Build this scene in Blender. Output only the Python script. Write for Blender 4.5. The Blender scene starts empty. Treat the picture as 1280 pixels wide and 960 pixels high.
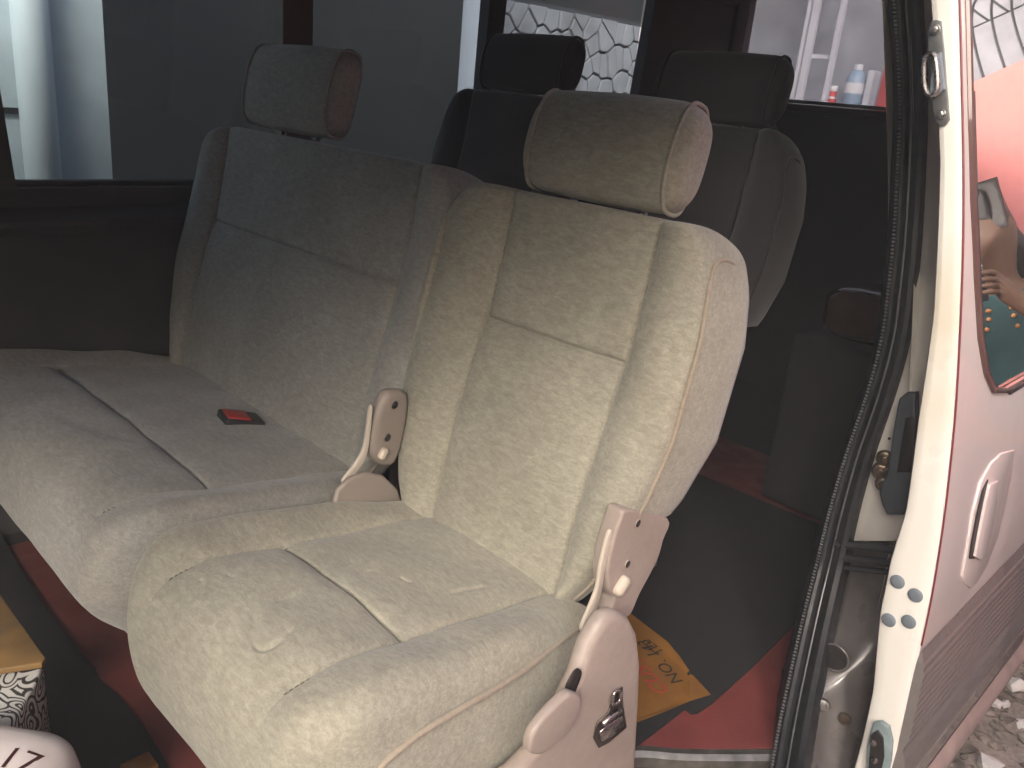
import bpy, bmesh, math, random
import numpy as np
from mathutils import Vector, Matrix
random.seed(7); RNG = np.random.RandomState(7)
SC = bpy.context.scene; COL = SC.collection
# ------------------------------------------------------------------ camera, sky, sun, exposure
F = 1056.0; CAM = np.array([0.0, 0.0, 1.65])
def cam_axes(p=19.0, r=5.6, x1=-513.0):
    p = math.radians(p); r = math.radians(r)
    dn = np.array([-math.sin(r)*F/math.tan(p), math.cos(r)*F/math.tan(p), F]); dn /= np.linalg.norm(dn)
    hc = -F*math.tan(p)*np.array([-math.sin(r), math.cos(r)]); d = np.array([math.cos(r), math.sin(r)])
    t = (x1-640-hc[0])/d[0]; Y = np.append(hc+t*d, F); Y /= np.linalg.norm(Y)
    Z = -dn; X = np.cross(Y, Z)
    return np.stack([X, Y, Z], 1)
CM = cam_axes()
cd = bpy.data.cameras.new('camera'); cam = bpy.data.objects.new('camera', cd); COL.objects.link(cam); SC.camera = cam
rt, dw, fw = CM[0], CM[1], CM[2]
cam.matrix_world = Matrix(((rt[0], -dw[0], -fw[0], CAM[0]), (rt[1], -dw[1], -fw[1], CAM[1]), (rt[2], -dw[2], -fw[2], CAM[2]), (0, 0, 0, 1)))
cd.sensor_fit = 'HORIZONTAL'; cd.sensor_width = 36.0; cd.lens = F/1280*36.0; cd.clip_start = 0.02; cd.clip_end = 500
SUN_DIR = Vector((-0.70, -0.55, 0.54)).normalized()      # towards the sun
W = bpy.data.worlds.new('World'); SC.world = W; W.use_nodes = True
nt = W.node_tree; bg = nt.nodes['Background']; sky = nt.nodes.new('ShaderNodeTexSky'); sky.sky_type = 'NISHITA'; sky.sun_disc = False
sky.sun_elevation = math.asin(SUN_DIR.z); sky.sun_rotation = math.atan2(SUN_DIR.x, SUN_DIR.y)
sky.dust_density = 6.0; sky.air_density = 0.7; sky.ozone_density = 0.4
nt.links.new(sky.outputs[0], bg.inputs[0]); bg.inputs[1].default_value = 0.15
sd = bpy.data.lights.new('sun', 'SUN'); sd.energy = 0.75; sd.angle = math.radians(24); sd.color = (1, .98, .945)
so = bpy.data.objects.new('sun', sd); COL.objects.link(so); so.rotation_euler = SUN_DIR.to_track_quat('Z', 'Y').to_euler(); so.location = (-3, 3, 8)
SC.view_settings.view_transform = 'Standard'; SC.view_settings.look = 'None'; SC.view_settings.gamma = 1.0
SC.view_settings.exposure = 1.8
SC.render.resolution_x = 1024; SC.render.resolution_y = 768
# ------------------------------------------------------------------ pixel -> place helpers
def ray(u, v): return CM.T @ np.array([u-640.0, v-480.0, F])
def onx(u, v, x): d = ray(u, v); return CAM+d*(x-CAM[0])/d[0]
def ony(u, v, y): d = ray(u, v); return CAM+d*(y-CAM[1])/d[1]
def onz(u, v, z): d = ray(u, v); return CAM+d*(z-CAM[2])/d[2]
# ------------------------------------------------------------------ mesh helpers
class MB:
    def __init__(s): s.v = []; s.f = []
    def add(s, vs, fs):
        o = len(s.v); s.v += [tuple(map(float, p)) for p in vs]; s.f += [tuple(i+o for i in f) for f in fs]; return s
    def bm(s, b):
        b.verts.index_update(); s.add([v.co for v in b.verts], [[v.index for v in f.verts] for f in b.faces]); b.free(); return s
    def box(s, x0, x1, y0, y1, z0, z1, bev=0.0, seg=2, M=None):
        b = bmesh.new(); bmesh.ops.create_cube(b, size=1)
        for v in b.verts: v.co = Vector(((x0+x1)/2+v.co.x*(x1-x0), (y0+y1)/2+v.co.y*(y1-y0), (z0+z1)/2+v.co.z*(z1-z0)))
        if bev > 0: bmesh.ops.bevel(b, geom=b.edges[:], offset=bev, segments=seg, affect='EDGES', profile=0.5)
        if M is not None: bmesh.ops.transform(b, matrix=M, verts=b.verts)
        return s.bm(b)
    def prism(s, pts, thick, bev=0.0, seg=3):
        """closed polygon of 3-D points pushed along a thickness vector, edges rounded"""
        b = bmesh.new(); vs = [b.verts.new(p) for p in pts]; f = b.faces.new(vs); t = Vector(thick)
        if f.normal.dot(t) > 0 or True:
            f.normal_update()
            if f.normal.dot(t) > 0: f.normal_flip()
        r = bmesh.ops.extrude_face_region(b, geom=[f]); nv = [e for e in r['geom'] if isinstance(e, bmesh.types.BMVert)]
        bmesh.ops.translate(b, vec=t, verts=nv)
        if bev > 0:
            b.normal_update()
            eds = [e for e in b.edges if len(e.link_faces) == 2 and (len(e.link_faces[0].verts) > 4 or len(e.link_faces[1].verts) > 4)]
            bmesh.ops.bevel(b, geom=eds, offset=bev, segments=seg, affect='EDGES', profile=0.5, clamp_overlap=True)
        bmesh.ops.recalc_face_normals(b, faces=b.faces[:])
        return s.bm(b)
    def tube(s, pts, r, n=8, closed=False, cap=True):
        P = [np.array(p, float) for p in pts]; m = len(P)
        rr = r if hasattr(r, '__len__') else [r]*m
        vs = []; fs = []; up = None
        for i in range(m):
            a = P[(i-1) % m] if (closed or i > 0) else P[i]; c = P[(i+1) % m] if (closed or i < m-1) else P[i]
            t = c-a; t = t/(np.linalg.norm(t)+1e-12)
            if up is None:
                up = np.array([0, 0, 1.0]) if abs(t[2]) < .9 else np.array([1.0, 0, 0])
            up = up-t*np.dot(up, t); up /= np.linalg.norm(up)+1e-12; w = np.cross(t, up)
            for k in range(n):
                an = 2*math.pi*k/n; vs.append(P[i]+rr[i]*(math.cos(an)*up+math.sin(an)*w))
        for i in range(m if closed else m-1):
            j = (i+1) % m
            for k in range(n): fs.append((i*n+k, i*n+(k+1) % n, j*n+(k+1) % n, j*n+k))
        if cap and not closed: fs.append(tuple(range(n))[::-1]); fs.append(tuple((m-1)*n+k for k in range(n)))
        return s.add(vs, fs)
    def disc(s, c, axis, r, h, n=20, bev=0.0):
        """short cylinder from c along axis (length h)"""
        a = Vector(axis).normalized(); q = a.to_track_quat('Z', 'Y').to_matrix(); vs = []; fs = []
        prof = [(r, 0), (r, h-bev), (r-bev*.3, h-bev*.3), (r-bev, h)] if bev > 0 else [(r, 0), (r, h)]
        for (pr, ph) in prof:
            for k in range(n):
                an = 2*math.pi*k/n; p = Vector(c)+q@Vector((pr*math.cos(an), pr*math.sin(an), ph)); vs.append(p)
        for i in range(len(prof)-1):
            for k in range(n): fs.append((i*n+k, i*n+(k+1) % n, (i+1)*n+(k+1) % n, (i+1)*n+k))
        fs.append(tuple(range(n))[::-1]); fs.append(tuple((len(prof)-1)*n+k for k in range(n)))
        return s.add(vs, fs)
    def grid(s, G, flip=False):
        """G: array (rows, cols, 3)"""
        R, Cc, _ = G.shape; vs = G.reshape(-1, 3); fs = []
        for i in range(R-1):
            for j in range(Cc-1):
                q = (i*Cc+j, i*Cc+j+1, (i+1)*Cc+j+1, (i+1)*Cc+j); fs.append(q[::-1] if flip else q)
        return s.add(vs, fs)
ORG = {}
def obj(name, mb, m, parent=None, smooth=True, sharp=None):
    o0 = ORG.get(parent.as_pointer(), Vector((0, 0, 0))) if parent else Vector((0, 0, 0))
    me = bpy.data.meshes.new(name); me.from_pydata([tuple(Vector(p)-o0) for p in mb.v], [], mb.f); me.validate(); me.update()
    o = bpy.data.objects.new(name, me); COL.objects.link(o); me.materials.append(m)
    if smooth:
        me.polygons.foreach_set('use_smooth', [True]*len(me.polygons))
        if sharp: me.set_sharp_from_angle(angle=math.radians(sharp))
    if parent: o.parent = parent
    ORG[o.as_pointer()] = o0
    return o
def single(name, mb, m, label, cat, group=None, kind=None, smooth=True, sharp=None):
    """a thing of one mesh, origin at its base"""
    a = np.array(mb.v); base = Vector(((a[:, 0].min()+a[:, 0].max())/2, (a[:, 1].min()+a[:, 1].max())/2, a[:, 2].min()))
    me = bpy.data.meshes.new(name); me.from_pydata([tuple(Vector(p)-base) for p in mb.v], [], mb.f); me.validate(); me.update()
    o = bpy.data.objects.new(name, me); COL.objects.link(o); o.location = base; me.materials.append(m)
    if smooth:
        me.polygons.foreach_set('use_smooth', [True]*len(me.polygons))
        if sharp: me.set_sharp_from_angle(angle=math.radians(sharp))
    ORG[o.as_pointer()] = base
    tag(o, label, cat, group, kind); return o
def tag(o, label=None, cat=None, group=None, kind=None):
    if label: o['label'] = label
    if cat: o['category'] = cat
    if group: o['group'] = group
    if kind: o['kind'] = kind
    return o
def thing(name, label, cat, loc, group=None):
    o = bpy.data.objects.new(name, None); COL.objects.link(o); o.location = loc; o.empty_display_size = .1
    ORG[o.as_pointer()] = Vector(loc); return tag(o, label, cat, group)
def smoothpoly(pts, n=8, closed=False):
    """Catmull-Rom through points"""
    P = [np.array(p, float) for p in pts]; m = len(P); out = []
    rng = range(m if closed else m-1)
    for i in rng:
        p0 = P[(i-1) % m] if (closed or i > 0) else P[0]; p1 = P[i]; p2 = P[(i+1) % m]; p3 = P[(i+2) % m] if (closed or i < m-2) else P[-1]
        for k in range(n):
            t = k/n; out.append(.5*((2*p1)+(-p0+p2)*t+(2*p0-5*p1+4*p2-p3)*t*t+(-p0+3*p1-3*p2+p3)*t**3))
    if not closed: out.append(P[-1])
    return out
# ------------------------------------------------------------------ materials
def mat(name, color=(.5, .5, .5), rough=.6, metal=0.0, var=0.0, scale=8.0, var2=0.0, scale2=60.0, bump=0.0, bscale=200.0, coat=0.0, sheen=0.0, tint=None, spec=.5, detail=6.0, rvar=0.0):
    m = bpy.data.materials.new(name); m.use_nodes = True; t = m.node_tree; N = t.nodes; L = t.links; b = N['Principled BSDF']
    b.inputs['Roughness'].default_value = rough; b.inputs['Metallic'].default_value = metal; b.inputs['Specular IOR Level'].default_value = spec
    b.inputs['Coat Weight'].default_value = coat; b.inputs['Coat Roughness'].default_value = .04
    b.inputs['Sheen Weight'].default_value = sheen; b.inputs['Sheen Roughness'].default_value = .5
    b.inputs['Base Color'].default_value = (*color, 1)
    tc = N.new('ShaderNodeTexCoord')
    def noise(sc, det=detail, dist=0.0):
        n = N.new('ShaderNodeTexNoise'); n.inputs['Scale'].default_value = sc; n.inputs['Detail'].default_value = det; n.inputs['Distortion'].default_value = dist
        L.new(tc.outputs['Object'], n.inputs['Vector']); return n.outputs['Fac']
    cur = None
    if var > 0 or var2 > 0:
        rgb = N.new('ShaderNodeRGB'); rgb.outputs[0].default_value = (*color, 1); cur = rgb.outputs[0]
        for (va, sc) in ((var, scale), (var2, scale2)):
            if va <= 0: continue
            mr = N.new('ShaderNodeMapRange'); mr.inputs[1].default_value = .3; mr.inputs[2].default_value = .7; mr.inputs[3].default_value = 1-va; mr.inputs[4].default_value = 1+va
            L.new(noise(sc), mr.inputs[0])
            mx = N.new('ShaderNodeMix'); mx.data_type = 'RGBA'; mx.blend_type = 'MULTIPLY'; mx.inputs['Factor'].default_value = 1
            L.new(cur, mx.inputs[6]); L.new(mr.outputs[0], mx.inputs[7]); cur = mx.outputs[2]
        if tint:
            mr = N.new('ShaderNodeMapRange'); mr.inputs[1].default_value = .52; mr.inputs[2].default_value = .72; L.new(noise(scale*.6, 8), mr.inputs[0])
            mx = N.new('ShaderNodeMix'); mx.data_type = 'RGBA'; L.new(mr.outputs[0], mx.inputs['Factor']); L.new(cur, mx.inputs[6]); mx.inputs[7].default_value = (*tint, 1); cur = mx.outputs[2]
        L.new(cur, b.inputs['Base Color'])
    if rvar > 0:
        mr = N.new('ShaderNodeMapRange'); mr.inputs[1].default_value = .3; mr.inputs[2].default_value = .7; mr.inputs[3].default_value = max(.02, rough-rvar); mr.inputs[4].default_value = min(1, rough+rvar)
        L.new(noise(scale*1.7), mr.inputs[0]); L.new(mr.outputs[0], b.inputs['Roughness'])
    if bump > 0:
        bp = N.new('ShaderNodeBump'); bp.inputs['Strength'].default_value = bump; bp.inputs['Distance'].default_value = .004
        L.new(noise(bscale, 3), bp.inputs['Height']); L.new(bp.outputs[0], b.inputs['Normal'])
    return m
def fabric(name, color, var=.17):
    """brushed velour: crossed nap strokes, blotches, faint stains, soft sheen"""
    m = mat(name, color, .95, sheen=.25, spec=.15); t = m.node_tree; N = t.nodes; L = t.links; b = N['Principled BSDF']
    tc = N.new('ShaderNodeTexCoord'); cur = None
    rgb = N.new('ShaderNodeRGB'); rgb.outputs[0].default_value = (*color, 1); cur = rgb.outputs[0]
    def layer(scale, rot, strech, amp, lo=.36, hi=.64, det=4, dist=0.0):
        nonlocal cur
        mp = N.new('ShaderNodeMapping'); mp.inputs['Rotation'].default_value = rot; mp.inputs['Scale'].default_value = strech
        L.new(tc.outputs['Object'], mp.inputs['Vector'])
        n = N.new('ShaderNodeTexNoise'); n.inputs['Scale'].default_value = scale; n.inputs['Detail'].default_value = det; n.inputs['Distortion'].default_value = dist
        L.new(mp.outputs[0], n.inputs['Vector'])
        mr = N.new('ShaderNodeMapRange'); mr.inputs[1].default_value = lo; mr.inputs[2].default_value = hi; mr.inputs[3].default_value = 1-amp; mr.inputs[4].default_value = 1+amp
        L.new(n.outputs['Fac'], mr.inputs[0])
        mx = N.new('ShaderNodeMix'); mx.data_type = 'RGBA'; mx.blend_type = 'MULTIPLY'; mx.inputs['Factor'].default_value = 1
        L.new(cur, mx.inputs[6]); L.new(mr.outputs[0], mx.inputs[7]); cur = mx.outputs[2]; return n
    layer(8, (0, 0, 0), (1, 1, 1), var*.42, det=7)
    layer(170, (.9, .6, .8), (1, .3, .6), var*.5, dist=.9)
    layer(200, (-.9, .5, 1.9), (.6, .3, 1), var*.5, dist=.7)
    n4 = layer(420, (0, 0, 0), (1, 1, 1), var*.4, det=2)
    # warm stain drift
    ns = N.new('ShaderNodeTexNoise'); ns.inputs['Scale'].default_value = 4.2; ns.inputs['Detail'].default_value = 6; L.new(tc.outputs['Object'], ns.inputs['Vector'])
    mr = N.new('ShaderNodeMapRange'); mr.inputs[1].default_value = .5; mr.inputs[2].default_value = .75; mr.inputs[4].default_value = .35; L.new(ns.outputs['Fac'], mr.inputs[0])
    mx = N.new('ShaderNodeMix'); mx.data_type = 'RGBA'; mx.blend_type = 'MULTIPLY'; L.new(mr.outputs[0], mx.inputs['Factor']); L.new(cur, mx.inputs[6]); mx.inputs[7].default_value = (.80, .72, .66, 1); cur = mx.outputs[2]
    L.new(cur, b.inputs['Base Color'])
    bp = N.new('ShaderNodeBump'); bp.inputs['Strength'].default_value = .25; bp.inputs['Distance'].default_value = .002; L.new(n4.outputs['Fac'], bp.inputs['Height'])
    n5 = N.new('ShaderNodeTexNoise'); n5.inputs['Scale'].default_value = 14; n5.inputs['Detail'].default_value = 4; L.new(tc.outputs['Object'], n5.inputs['Vector'])
    bp2 = N.new('ShaderNodeBump'); bp2.inputs['Strength'].default_value = .08; bp2.inputs['Distance'].default_value = .008; L.new(n5.outputs['Fac'], bp2.inputs['Height']); L.new(bp.outputs[0], bp2.inputs['Normal'])
    L.new(bp2.outputs[0], b.inputs['Normal'])
    return m
def glass(name, tint, refl=.06, dust=.0, rough=.0):
    """sheet glass: tinted see-through, Fresnel mirror, thin film of dust"""
    m = bpy.data.materials.new(name); m.use_nodes = True; t = m.node_tree; N = t.nodes; L = t.links; N.remove(N['Principled BSDF']); out = N['Material Output']
    tr = N.new('ShaderNodeBsdfTransparent'); tr.inputs[0].default_value = (*tint, 1)
    gl = N.new('ShaderNodeBsdfGlossy'); gl.inputs['Roughness'].default_value = rough
    lw = N.new('ShaderNodeLayerWeight'); lw.inputs['Blend'].default_value = .5      # Schlick, the same from both faces of the sheet
    pw = N.new('ShaderNodeMath'); pw.operation = 'POWER'; pw.inputs[1].default_value = 5; L.new(lw.outputs['Facing'], pw.inputs[0])
    fr = N.new('ShaderNodeMath'); fr.operation = 'MULTIPLY_ADD'; fr.inputs[1].default_value = .97; fr.inputs[2].default_value = .012; L.new(pw.outputs[0], fr.inputs[0])
    mx = N.new('ShaderNodeMixShader'); L.new(fr.outputs[0], mx.inputs[0]); L.new(tr.outputs[0], mx.inputs[1]); L.new(gl.outputs[0], mx.inputs[2]); cur = mx.outputs[0]
    if dust > 0:
        df = N.new('ShaderNodeBsdfDiffuse'); df.inputs[0].default_value = (.55, .56, .6, 1); tl = N.new('ShaderNodeBsdfTranslucent'); tl.inputs[0].default_value = (.55, .56, .6, 1)
        ad = N.new('ShaderNodeMixShader'); ad.inputs[0].default_value = .6; L.new(df.outputs[0], ad.inputs[1]); L.new(tl.outputs[0], ad.inputs[2])
        m2 = N.new('ShaderNodeMixShader'); m2.inputs[0].default_value = dust; L.new(cur, m2.inputs[1]); L.new(ad.outputs[0], m2.inputs[2]); cur = m2.outputs[0]
    L.new(cur, out.inputs[0]); return m
M = {}
M['seat'] = fabric('beige_velour', (.302, .292, .238))
M['seat_edge'] = fabric('beige_piping', (.30, .26, .205), .08)
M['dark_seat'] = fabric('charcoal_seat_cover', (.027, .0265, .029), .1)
M['bench'] = fabric('grey_beige_velour', (.272, .269, .248))
M['plastic'] = mat('beige_plastic', (.36, .305, .27), .42, var=.07, scale=9, var2=.05, scale2=90, bump=.10, bscale=500, rvar=.1, tint=(.30, .25, .215))
M['plastic_lite'] = mat('pale_plastic', (.52, .46, .38), .45, var=.04)
M['black_pl'] = mat('black_plastic', (.018, .019, .021), .45, var=.2, scale=20)
M['recess'] = mat('recess_shade', (.02, .018, .017), .5)  # flat black painted for the shade inside holes, slots and gaps
M['chrome'] = mat('worn_chrome', (.45, .42, .40), .28, 1.0, var=.15, scale=60, rvar=.12)
M['steel'] = mat('zinc_steel', (.55, .54, .52), .35, 1.0, var=.15, scale=80, rvar=.1)
M['strap'] = mat('cream_painted_steel', (.55, .50, .42), .38, coat=.2)
M['red_btn'] = mat('red_button', (.42, .03, .025), .4)
M['thread'] = mat('brown_thread', (.13, .10, .075), .9)
M['paint'] = mat('cream_paint', (.82, .81, .75), .32, var=.03, scale=5, coat=.5, rvar=.06, tint=(.70, .66, .55))
M['skin_paint'] = mat('pearl_door_paint', (.68, .61, .59), .28, coat=1.0, var=.02, scale=30)
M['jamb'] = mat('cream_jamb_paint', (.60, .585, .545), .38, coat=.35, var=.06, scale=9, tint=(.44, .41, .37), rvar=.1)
M['jamb_low'] = mat('dark_jamb_paint', (.13, .12, .117), .36, coat=.5, var=.2, scale=9, tint=(.06, .055, .05), rvar=.15)  # darker tone than the upper jamb
M['rubber'] = mat('black_rubber', (.020, .021, .024), .55, var=.25, scale=30, rvar=.1)
M['rubber_grey'] = mat('worn_ribbed_trim', (.11, .11, .115), .32, var=.2, scale=40)
M['burgundy'] = mat('burgundy_reflection', (.20, .03, .04), .4)
M['cladding'] = mat('ribbed_cladding', (.215, .20, .19), .22, .35, coat=.5, var=.06, scale=5, var2=.05, scale2=60, rvar=.06)
M['sillpaint'] = mat('dusty_sill', (.34, .27, .25), .4, var=.2, scale=15)
M['greyplug'] = mat('grey_plug', (.16, .19, .22), .5, var=.1, scale=40)
M['dirt'] = mat('greasy_metal', (.12, .095, .07), .3, .6, var=.5, scale=60)
M['trim'] = mat('dark_interior_trim', (.045, .045, .048), .7, var=.1, scale=10, bump=.15, bscale=350)
M['pillar'] = mat('taupe_pillar_trim', (.14, .12, .10), .7, var=.06)
M['liner'] = mat('grey_headliner', (.20, .20, .20), .9, bump=.2)
M['floor'] = mat('black_floor_vinyl', (.022, .022, .024), .75, var=.2, scale=12, bump=.2, bscale=300)
M['mat'] = mat('black_rubber_mat', (.009, .0093, .010), .85, var=.15, scale=14, bump=.3, bscale=420)
M['red'] = mat('red_vinyl_carpet', (.14, .030, .027), .6, var=.14, scale=10, bump=.15, bscale=160, rvar=.12)
M['glass_side'] = glass('tinted_window_glass', (.58, .64, .67), dust=.002)
M['glass_rear'] = glass('dusty_rear_glass', (.52, .53, .56), dust=.09)
M['glass_door'] = glass('dark_door_glass', (.05, .05, .055))
M['glass_clear'] = glass('clear_cabinet_glass', (.85, .88, .9))
# mirror-bright outer door glass: strongly reflecting solar film
def film_glass():
    m = bpy.data.materials.new('solar_film_glass'); m.use_nodes = True; b = m.node_tree.nodes['Principled BSDF']
    b.inputs['Base Color'].default_value = (.62, .62, .63, 1); b.inputs['Metallic'].default_value = 1.0; b.inputs['Roughness'].default_value = .015; return m
M['glass_film'] = film_glass()
# ------------------------------------------------------------------ the setting outside
DZ = [.0, .3, .544, .71, .878, .967, 1.054, 1.219, 1.373, 1.496, 1.615, 1.842, 2.2]
DY = [.32, .307, .304, .314, .322, .331, .341, .366, .397, .424, .454, .517, .625]
_zz = np.linspace(0, 2.2, 221); _yy = np.interp(_zz, DZ, DY); _k = np.exp(-(np.arange(-12, 13)/6.)**2); _k /= _k.sum(); _yy = np.convolve(np.pad(_yy, 12, mode='edge'), _k, 'valid')
def prof(z): return np.interp(z, _zz, _yy)
def ondoor(u, v, off=0.0):
    d = ray(u, v); ts = np.linspace(4e-4, 6e-3, 6000); P = CAM[None]+d[None]*ts[:, None]
    i = int(np.argmax(P[:, 1]-prof(P[:, 2])-off > 0)); return P[i]
M['ground'] = mat('pale_gravel_dirt', (.30, .26, .225), .95, var=.3, scale=9, var2=.3, scale2=70, bump=.8, bscale=60, tint=(.42, .37, .32))
mb = MB(); mb.add([(-14, -16, 0), (26, -16, 0), (26, 16, 0), (-14, 16, 0)], [(0, 1, 2, 3)])
o = obj('ground', mb, M['ground'], smooth=False); tag(o, 'pale gravel ground beside the open van', None, None, 'structure')
# loose gravel: too many and too small to pick apart
M['stone_dark'] = mat('loose_gravel', (.22, .19, .165), .9, var=.5, scale=9, var2=.5, scale2=28)
ico = bmesh.new(); bmesh.ops.create_icosphere(ico, subdivisions=1, radius=1); iv = np.array([v.co[:] for v in ico.verts]); ico.verts.index_update(); ifc = [[v.index for v in f.verts] for f in ico.faces]; ico.free()
mb = MB()
for k in range(3200):
    x = RNG.uniform(1.7, 5.6); y = RNG.uniform(-.5, .6)
    s = RNG.uniform(.006, .02) if RNG.rand() < .93 else RNG.uniform(.02, .042)
    d = iv*(1+RNG.uniform(-.35, .35, (len(iv), 1)))*np.array([s*RNG.uniform(.8, 1.7), s, s*.6])
    a = RNG.uniform(0, 6.28); R2 = np.array([[math.cos(a), -math.sin(a), 0], [math.sin(a), math.cos(a), 0], [0, 0, 1]])
    mb.add(d@R2.T+np.array([x, y, s*.25]), ifc)
o = obj('gravel', mb, M['stone_dark'], smooth=False); tag(o, 'loose grey brown gravel scattered along the sill of the van', None, None, 'stuff')
M['white_stone'] = mat('white_chip', (.75, .73, .70), .8, var=.1, scale=30)
mb = MB()
for (u, v, s) in [(1238, 955, .03), (1272, 858, .035), (1243, 878, .022), (1258, 880, .016), (1228, 886, .012), (1276, 905, .018)]:
    p = onz(u, v, .02); d = iv*(1+RNG.uniform(-.3, .3, (len(iv), 1)))*np.array([s*1.3, s, s*.7]); mb.add(d+p, ifc)
o = obj('white_gravel', mb, M['white_stone'], smooth=False); tag(o, 'white stone chips lying among the gravel', None, None, 'stuff')
# pink boundary wall behind the photographer, seen in the door's reflection
M['pink'] = mat('pink_wall_plaster', (.78, .28, .25), .85, var=.05, scale=1.5, var2=.04, scale2=20, bump=.2, bscale=60)
WY = -1.25
XC = 6.0
wallp = thing('boundary_wall', 'pink plastered boundary wall topped by curved iron spikes, mirrored in the van door', 'wall', (XC, WY, 0))
mb = MB(); mb.prism([(.1, WY, 0), (XC, WY, 0), (XC, .9, 0), (XC+.2, .9, 0), (XC+.2, WY-.2, 0), (.1, WY-.2, 0)], (0, 0, 2.68)); obj('plaster', mb, M['pink'], wallp, smooth=False)
M['iron'] = mat('dark_iron', (.02, .02, .022), .5)
for k in range(17):
    y = -1.2+k*.125; mb = MB(); x = XC+.06
    mb.tube(smoothpoly([(x, y, 2.66), (x, y+.01, 2.85), (x-.03, y+.05, 3.02), (x-.1, y+.12, 3.12), (x-.2, y+.2, 3.14)], 5), .009, 6)
    mb.tube(smoothpoly([(x, y+.02, 3.02), (x, y-.04, 3.16), (x, y-.03, 3.30), (x, y+.05, 3.38), (x, y+.12, 3.36)], 5), .008, 6)
    obj('curved_spike', mb, M['iron'], wallp)
mb = MB(); mb.tube([(XC+.06, -1.2, 3.02), (XC+.06, .85, 3.02)], .006, 6); obj('rail', mb, M['iron'], wallp)
mb = MB(); mb.prism([(1.2, -4.6, 0), (-6.5, -4.6, 0), (-6.5, 3.5, 0), (-6.7, 3.5, 0), (-6.7, -4.8, 0), (1.2, -4.8, 0)], (0, 0, 3.3)); single('light_screen', mb, mat('dark_screen_plaster', (.07, .065, .06), .9, var=.1, scale=2, bump=.2, bscale=50), 'added dark grey wall out of view, cutting low light on the seats', 'wall', smooth=False)  # unseen wall added to hold low sky light off the seats
mb = MB(); mb.box(-1.75, -.64, WY-.2, WY-.02, 0, 4.0); single('sun_block', mb, mat('dark_grey_render', (.10, .092, .085), .9, var=.1, scale=2, bump=.2, bscale=50), 'added dark grey slab out of view, keeping sun off the seat sides', 'wall', smooth=False)  # unseen slab added to block sun from the seat sides
# ------------------------------------------------------------------ what stands beyond the far windows
M['white_wall'] = mat('grimy_white_wall', (.60, .66, .68), .9, var=.12, scale=2.5, var2=.06, scale2=14, tint=(.42, .44, .45))
YW = 3.0
c = ony(134, 110, YW)[0]; l = ony(-160, 110, YW)[0]
ww = thing('white_wall', 'weathered bluish white wall with a round downpipe beyond the far window', 'wall', ((c+l)/2, YW, 0))
mb = MB(); mb.box(l, c, YW, YW+.25, 0, 3.2); obj('wall_face', mb, M['white_wall'], ww, smooth=False)
zc = ony(15, 137, YW)[2]
mb = MB(); mb.box(l, ony(30, 137, YW)[0], YW-.012, YW, zc-.012, zc+.006); obj('groove_strip', mb, M['iron'], ww, smooth=False)
mb = MB(); px = ony(45, 110, YW-.05)[0]; mb.tube([(px, YW-.05, 0), (px, YW-.05, 3.2)], .052, 16); obj('downpipe', mb, mat('white_pipe', (.72, .78, .80), .5, var=.06, scale=6), ww)
M['dark_wall'] = mat('shade_black', (.003, .0032, .004), .9, var=.2, scale=3)  # near black colour stands for a shaded opening
mb = MB(); mb.box(c+.02, 7.5, 4.6, 4.8, 0, 3.6); single('shade_wall', mb, M['dark_wall'], 'black wall standing in for shade between the white wall and stone wall', 'wall', smooth=False)
x0 = ony(600, 60, 3.3)[0]; x1 = ony(628, 60, 3.3)[0]
M['column'] = mat('white_column', (.30, .31, .36), .85, var=.06, scale=5)
mb = MB(); mb.box(x0, x1, 3.3, 3.3+(x1-x0), 0, 3.4, .012); single('gate_column', mb, M['column'], 'plain square white column next to the crazy stone wall', 'column')
# crazy-paved stone wall: each stone its own piece
YS = 3.7
sx0 = ony(624, 40, YS)[0]; sx1 = ony(850, 60, YS)[0]; sz0 = 1.35; sz1 = ony(650, 2, YS)[2]
sw = thing('stone_wall', 'wall of white irregular stones with dark mortar joints seen past headrests', 'wall', ((sx0+sx1)/2, YS, 0))
M['mortar'] = mat('dark_mortar', (.045, .045, .05), .95)
M['wstone'] = mat('white_painted_stone', (.27, .265, .285), .85, var=.15, scale=6, tint=(.15, .145, .15))
mb = MB(); mb.box(sx0, sx1, YS+.012, YS+.25, 0, sz1+.02); obj('mortar', mb, M['mortar'], sw, smooth=False)
def voronoi(pts, box):
    out = []
    for i, p in enumerate(pts):
        poly = [np.array(q, float) for q in ((box[0], box[2]), (box[1], box[2]), (box[1], box[3]), (box[0], box[3]))]
        for j, q in enumerate(pts):
            if i == j: continue
            n = q-p; mid = (p+q)/2; new = []
            for k in range(len(poly)):
                a, b = poly[k], poly[(k+1) % len(poly)]; da = np.dot(a-mid, n); db = np.dot(b-mid, n)
                if da <= 0: new.append(a)
                if da*db < 0: new.append(a+(b-a)*da/(da-db))
            poly = new
            if len(poly) < 3: break
        out.append(poly)
    return out
sp = []
while len(sp) < 118:
    q = np.array([RNG.uniform(sx0, sx1), RNG.uniform(sz0, sz1)])
    if all(np.hypot((q-r)[0]*1.25, (q-r)[1]*.75) > .082 for r in sp): sp.append(q)
    elif RNG.rand() < .0002: break
for poly in voronoi(sp, (sx0, sx1, sz0, sz1)):
    if len(poly) < 3: continue
    ctr = np.mean(poly, 0); P = []
    for q in poly:
        d = q-ctr; L = np.linalg.norm(d); P.append(ctr+d*max(.3, (L-.009)/L))
    dp = RNG.uniform(.0, .012)
    mb = MB(); mb.prism([(q[0], YS+.02, q[1]) for q in P], (0, -.03-dp, 0), .004, 1); obj('stone', mb, M['wstone'], sw, sharp=15)
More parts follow.
